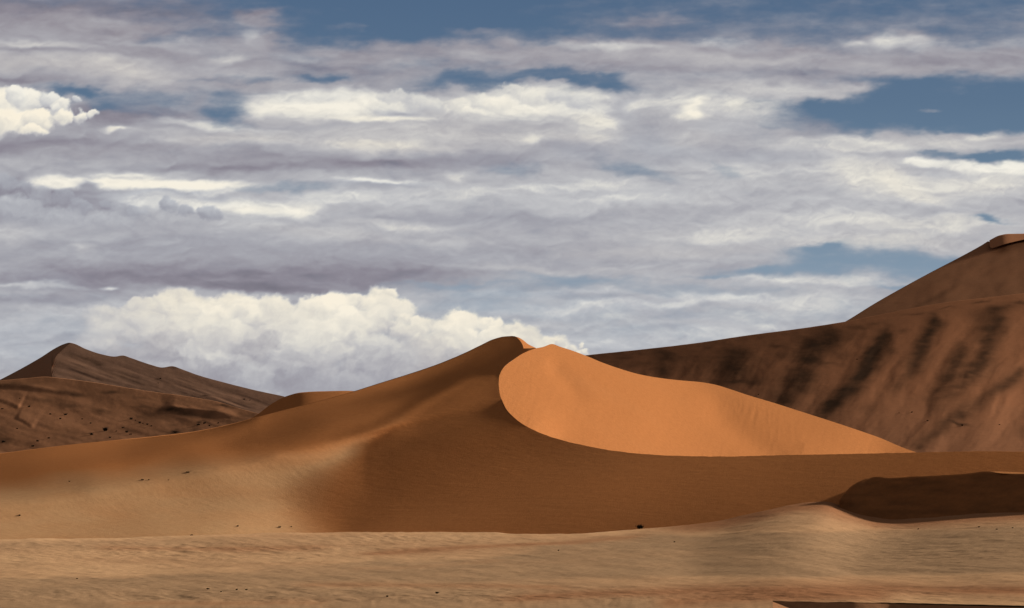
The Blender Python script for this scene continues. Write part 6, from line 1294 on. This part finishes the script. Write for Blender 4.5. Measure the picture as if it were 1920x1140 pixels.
msky = bpy.data.materials.new('sky_air')
msky.use_nodes = True
t = msky.node_tree
t.nodes.clear()
N, L = t.nodes, t.links
out = N.new('ShaderNodeOutputMaterial')
em = N.new('ShaderNodeEmission')
geo = N.new('ShaderNodeNewGeometry')
sep = N.new('ShaderNodeSeparateXYZ')
L.new(geo.outputs['Position'], sep.inputs[0])
hm = N.new('ShaderNodeMapRange')                      # height over the horizon -> clear air colour
hm.inputs['From Min'].default_value = 0.0
hm.inputs['From Max'].default_value = RSKY * 0.16
L.new(sep.outputs['Z'], hm.inputs[0])
air = ramp_node(N, [(0, (172, 178, 184)), (.20, (158, 168, 180)), (.38, (130, 150, 169)), (.56, (106, 130, 153)), (.74, (92, 116, 142)), (1, (79, 104, 134))])
L.new(hm.outputs[0], air.inputs[0])
# grain of cloud finer than the sheet's own relief
mpx = N.new('ShaderNodeMapping')
mpx.inputs['Scale'].default_value = (1 / 500.0, 1 / 500.0, 1 / 180.0)
L.new(geo.outputs['Position'], mpx.inputs[0])
nz = N.new('ShaderNodeTexNoise')
nz.inputs['Scale'].default_value = 1.0
nz.inputs['Detail'].default_value = 8
nz.inputs['Roughness'].default_value = 0.65
L.new(mpx.outputs[0], nz.inputs['Vector'])


def attr(nm):
    a = N.new('ShaderNodeAttribute')
    a.attribute_name = nm
    return a


def madd(src, noise, amt):
    m = N.new('ShaderNodeMath')
    m.operation = 'MULTIPLY_ADD'
    m.inputs[1].default_value = amt
    m.inputs[2].default_value = -amt * .5
    L.new(noise, m.inputs[0])
    q = N.new('ShaderNodeMath')
    q.operation = 'ADD'
    L.new(src, q.inputs[0])
    L.new(m.outputs[0], q.inputs[1])
    return q.outputs[0]


tone_o = madd(attr('tone').outputs['Fac'], nz.outputs['Fac'], .10)
sc = N.new('ShaderNodeMath')
sc.operation = 'MULTIPLY'
sc.inputs[1].default_value = 1 / 1.1
L.new(tone_o, sc.inputs[0])
cool = ramp_node(N, [(0, (92, 91, 104)), (.273, (138, 135, 147)), (.4545, (163, 165, 174)), (.636, (189, 192, 198)), (.818, (218, 219, 218)), (1, (240, 240, 234))])
warmr = ramp_node(N, [(0, (102, 93, 102)), (.273, (147, 139, 146)), (.4545, (172, 166, 169)), (.636, (201, 195, 190)), (.818, (229, 222, 207)), (1, (250, 240, 220))])
L.new(sc.outputs[0], cool.inputs[0])
L.new(sc.outputs[0], warmr.inputs[0])
m1 = N.new('ShaderNodeMix')
m1.data_type = 'RGBA'
L.new(attr('warm').outputs['Fac'], m1.inputs[0])
L.new(cool.outputs[0], m1.inputs['A'])
L.new(warmr.outputs[0], m1.inputs['B'])
m2 = N.new('ShaderNodeMix')
m2.data_type = 'RGBA'
m2.clamp_factor = True
L.new(attr('pale').outputs['Fac'], m2.inputs[0])
L.new(air.outputs[0], m2.inputs['A'])
L.new(m1.outputs['Result'], m2.inputs['B'])
L.new(m2.outputs['Result'], em.inputs[0])
em.inputs[1].default_value = 0.5 ** scene.view_settings.exposure
L.new(em.outputs[0], out.inputs[0])

sky_o = sky_sheet('sky', SU, SV, s_al, s_tn, s_wm, msky)
# the sky goes on to both sides and above, coarser
for (ua, ub, va, vb, du_, dv_) in ((-4200, -240, -80, 860, 16, 8), (2160, 6200, -80, 860, 16, 8), (-4200, 6200, -2200, -80, 24, 16)):
    A_, B_ = np.meshgrid(np.append(np.arange(ua, ub, du_), ub), np.append(np.arange(va, vb, dv_), vb))
    al_, tn_, wm_ = sky_fields(A_, B_)
    sky_sheet('sky', A_, B_, np.clip(al_, 0, 1), np.clip(tn_, 0, 1.1), np.clip(wm_, 0, 1), msky)
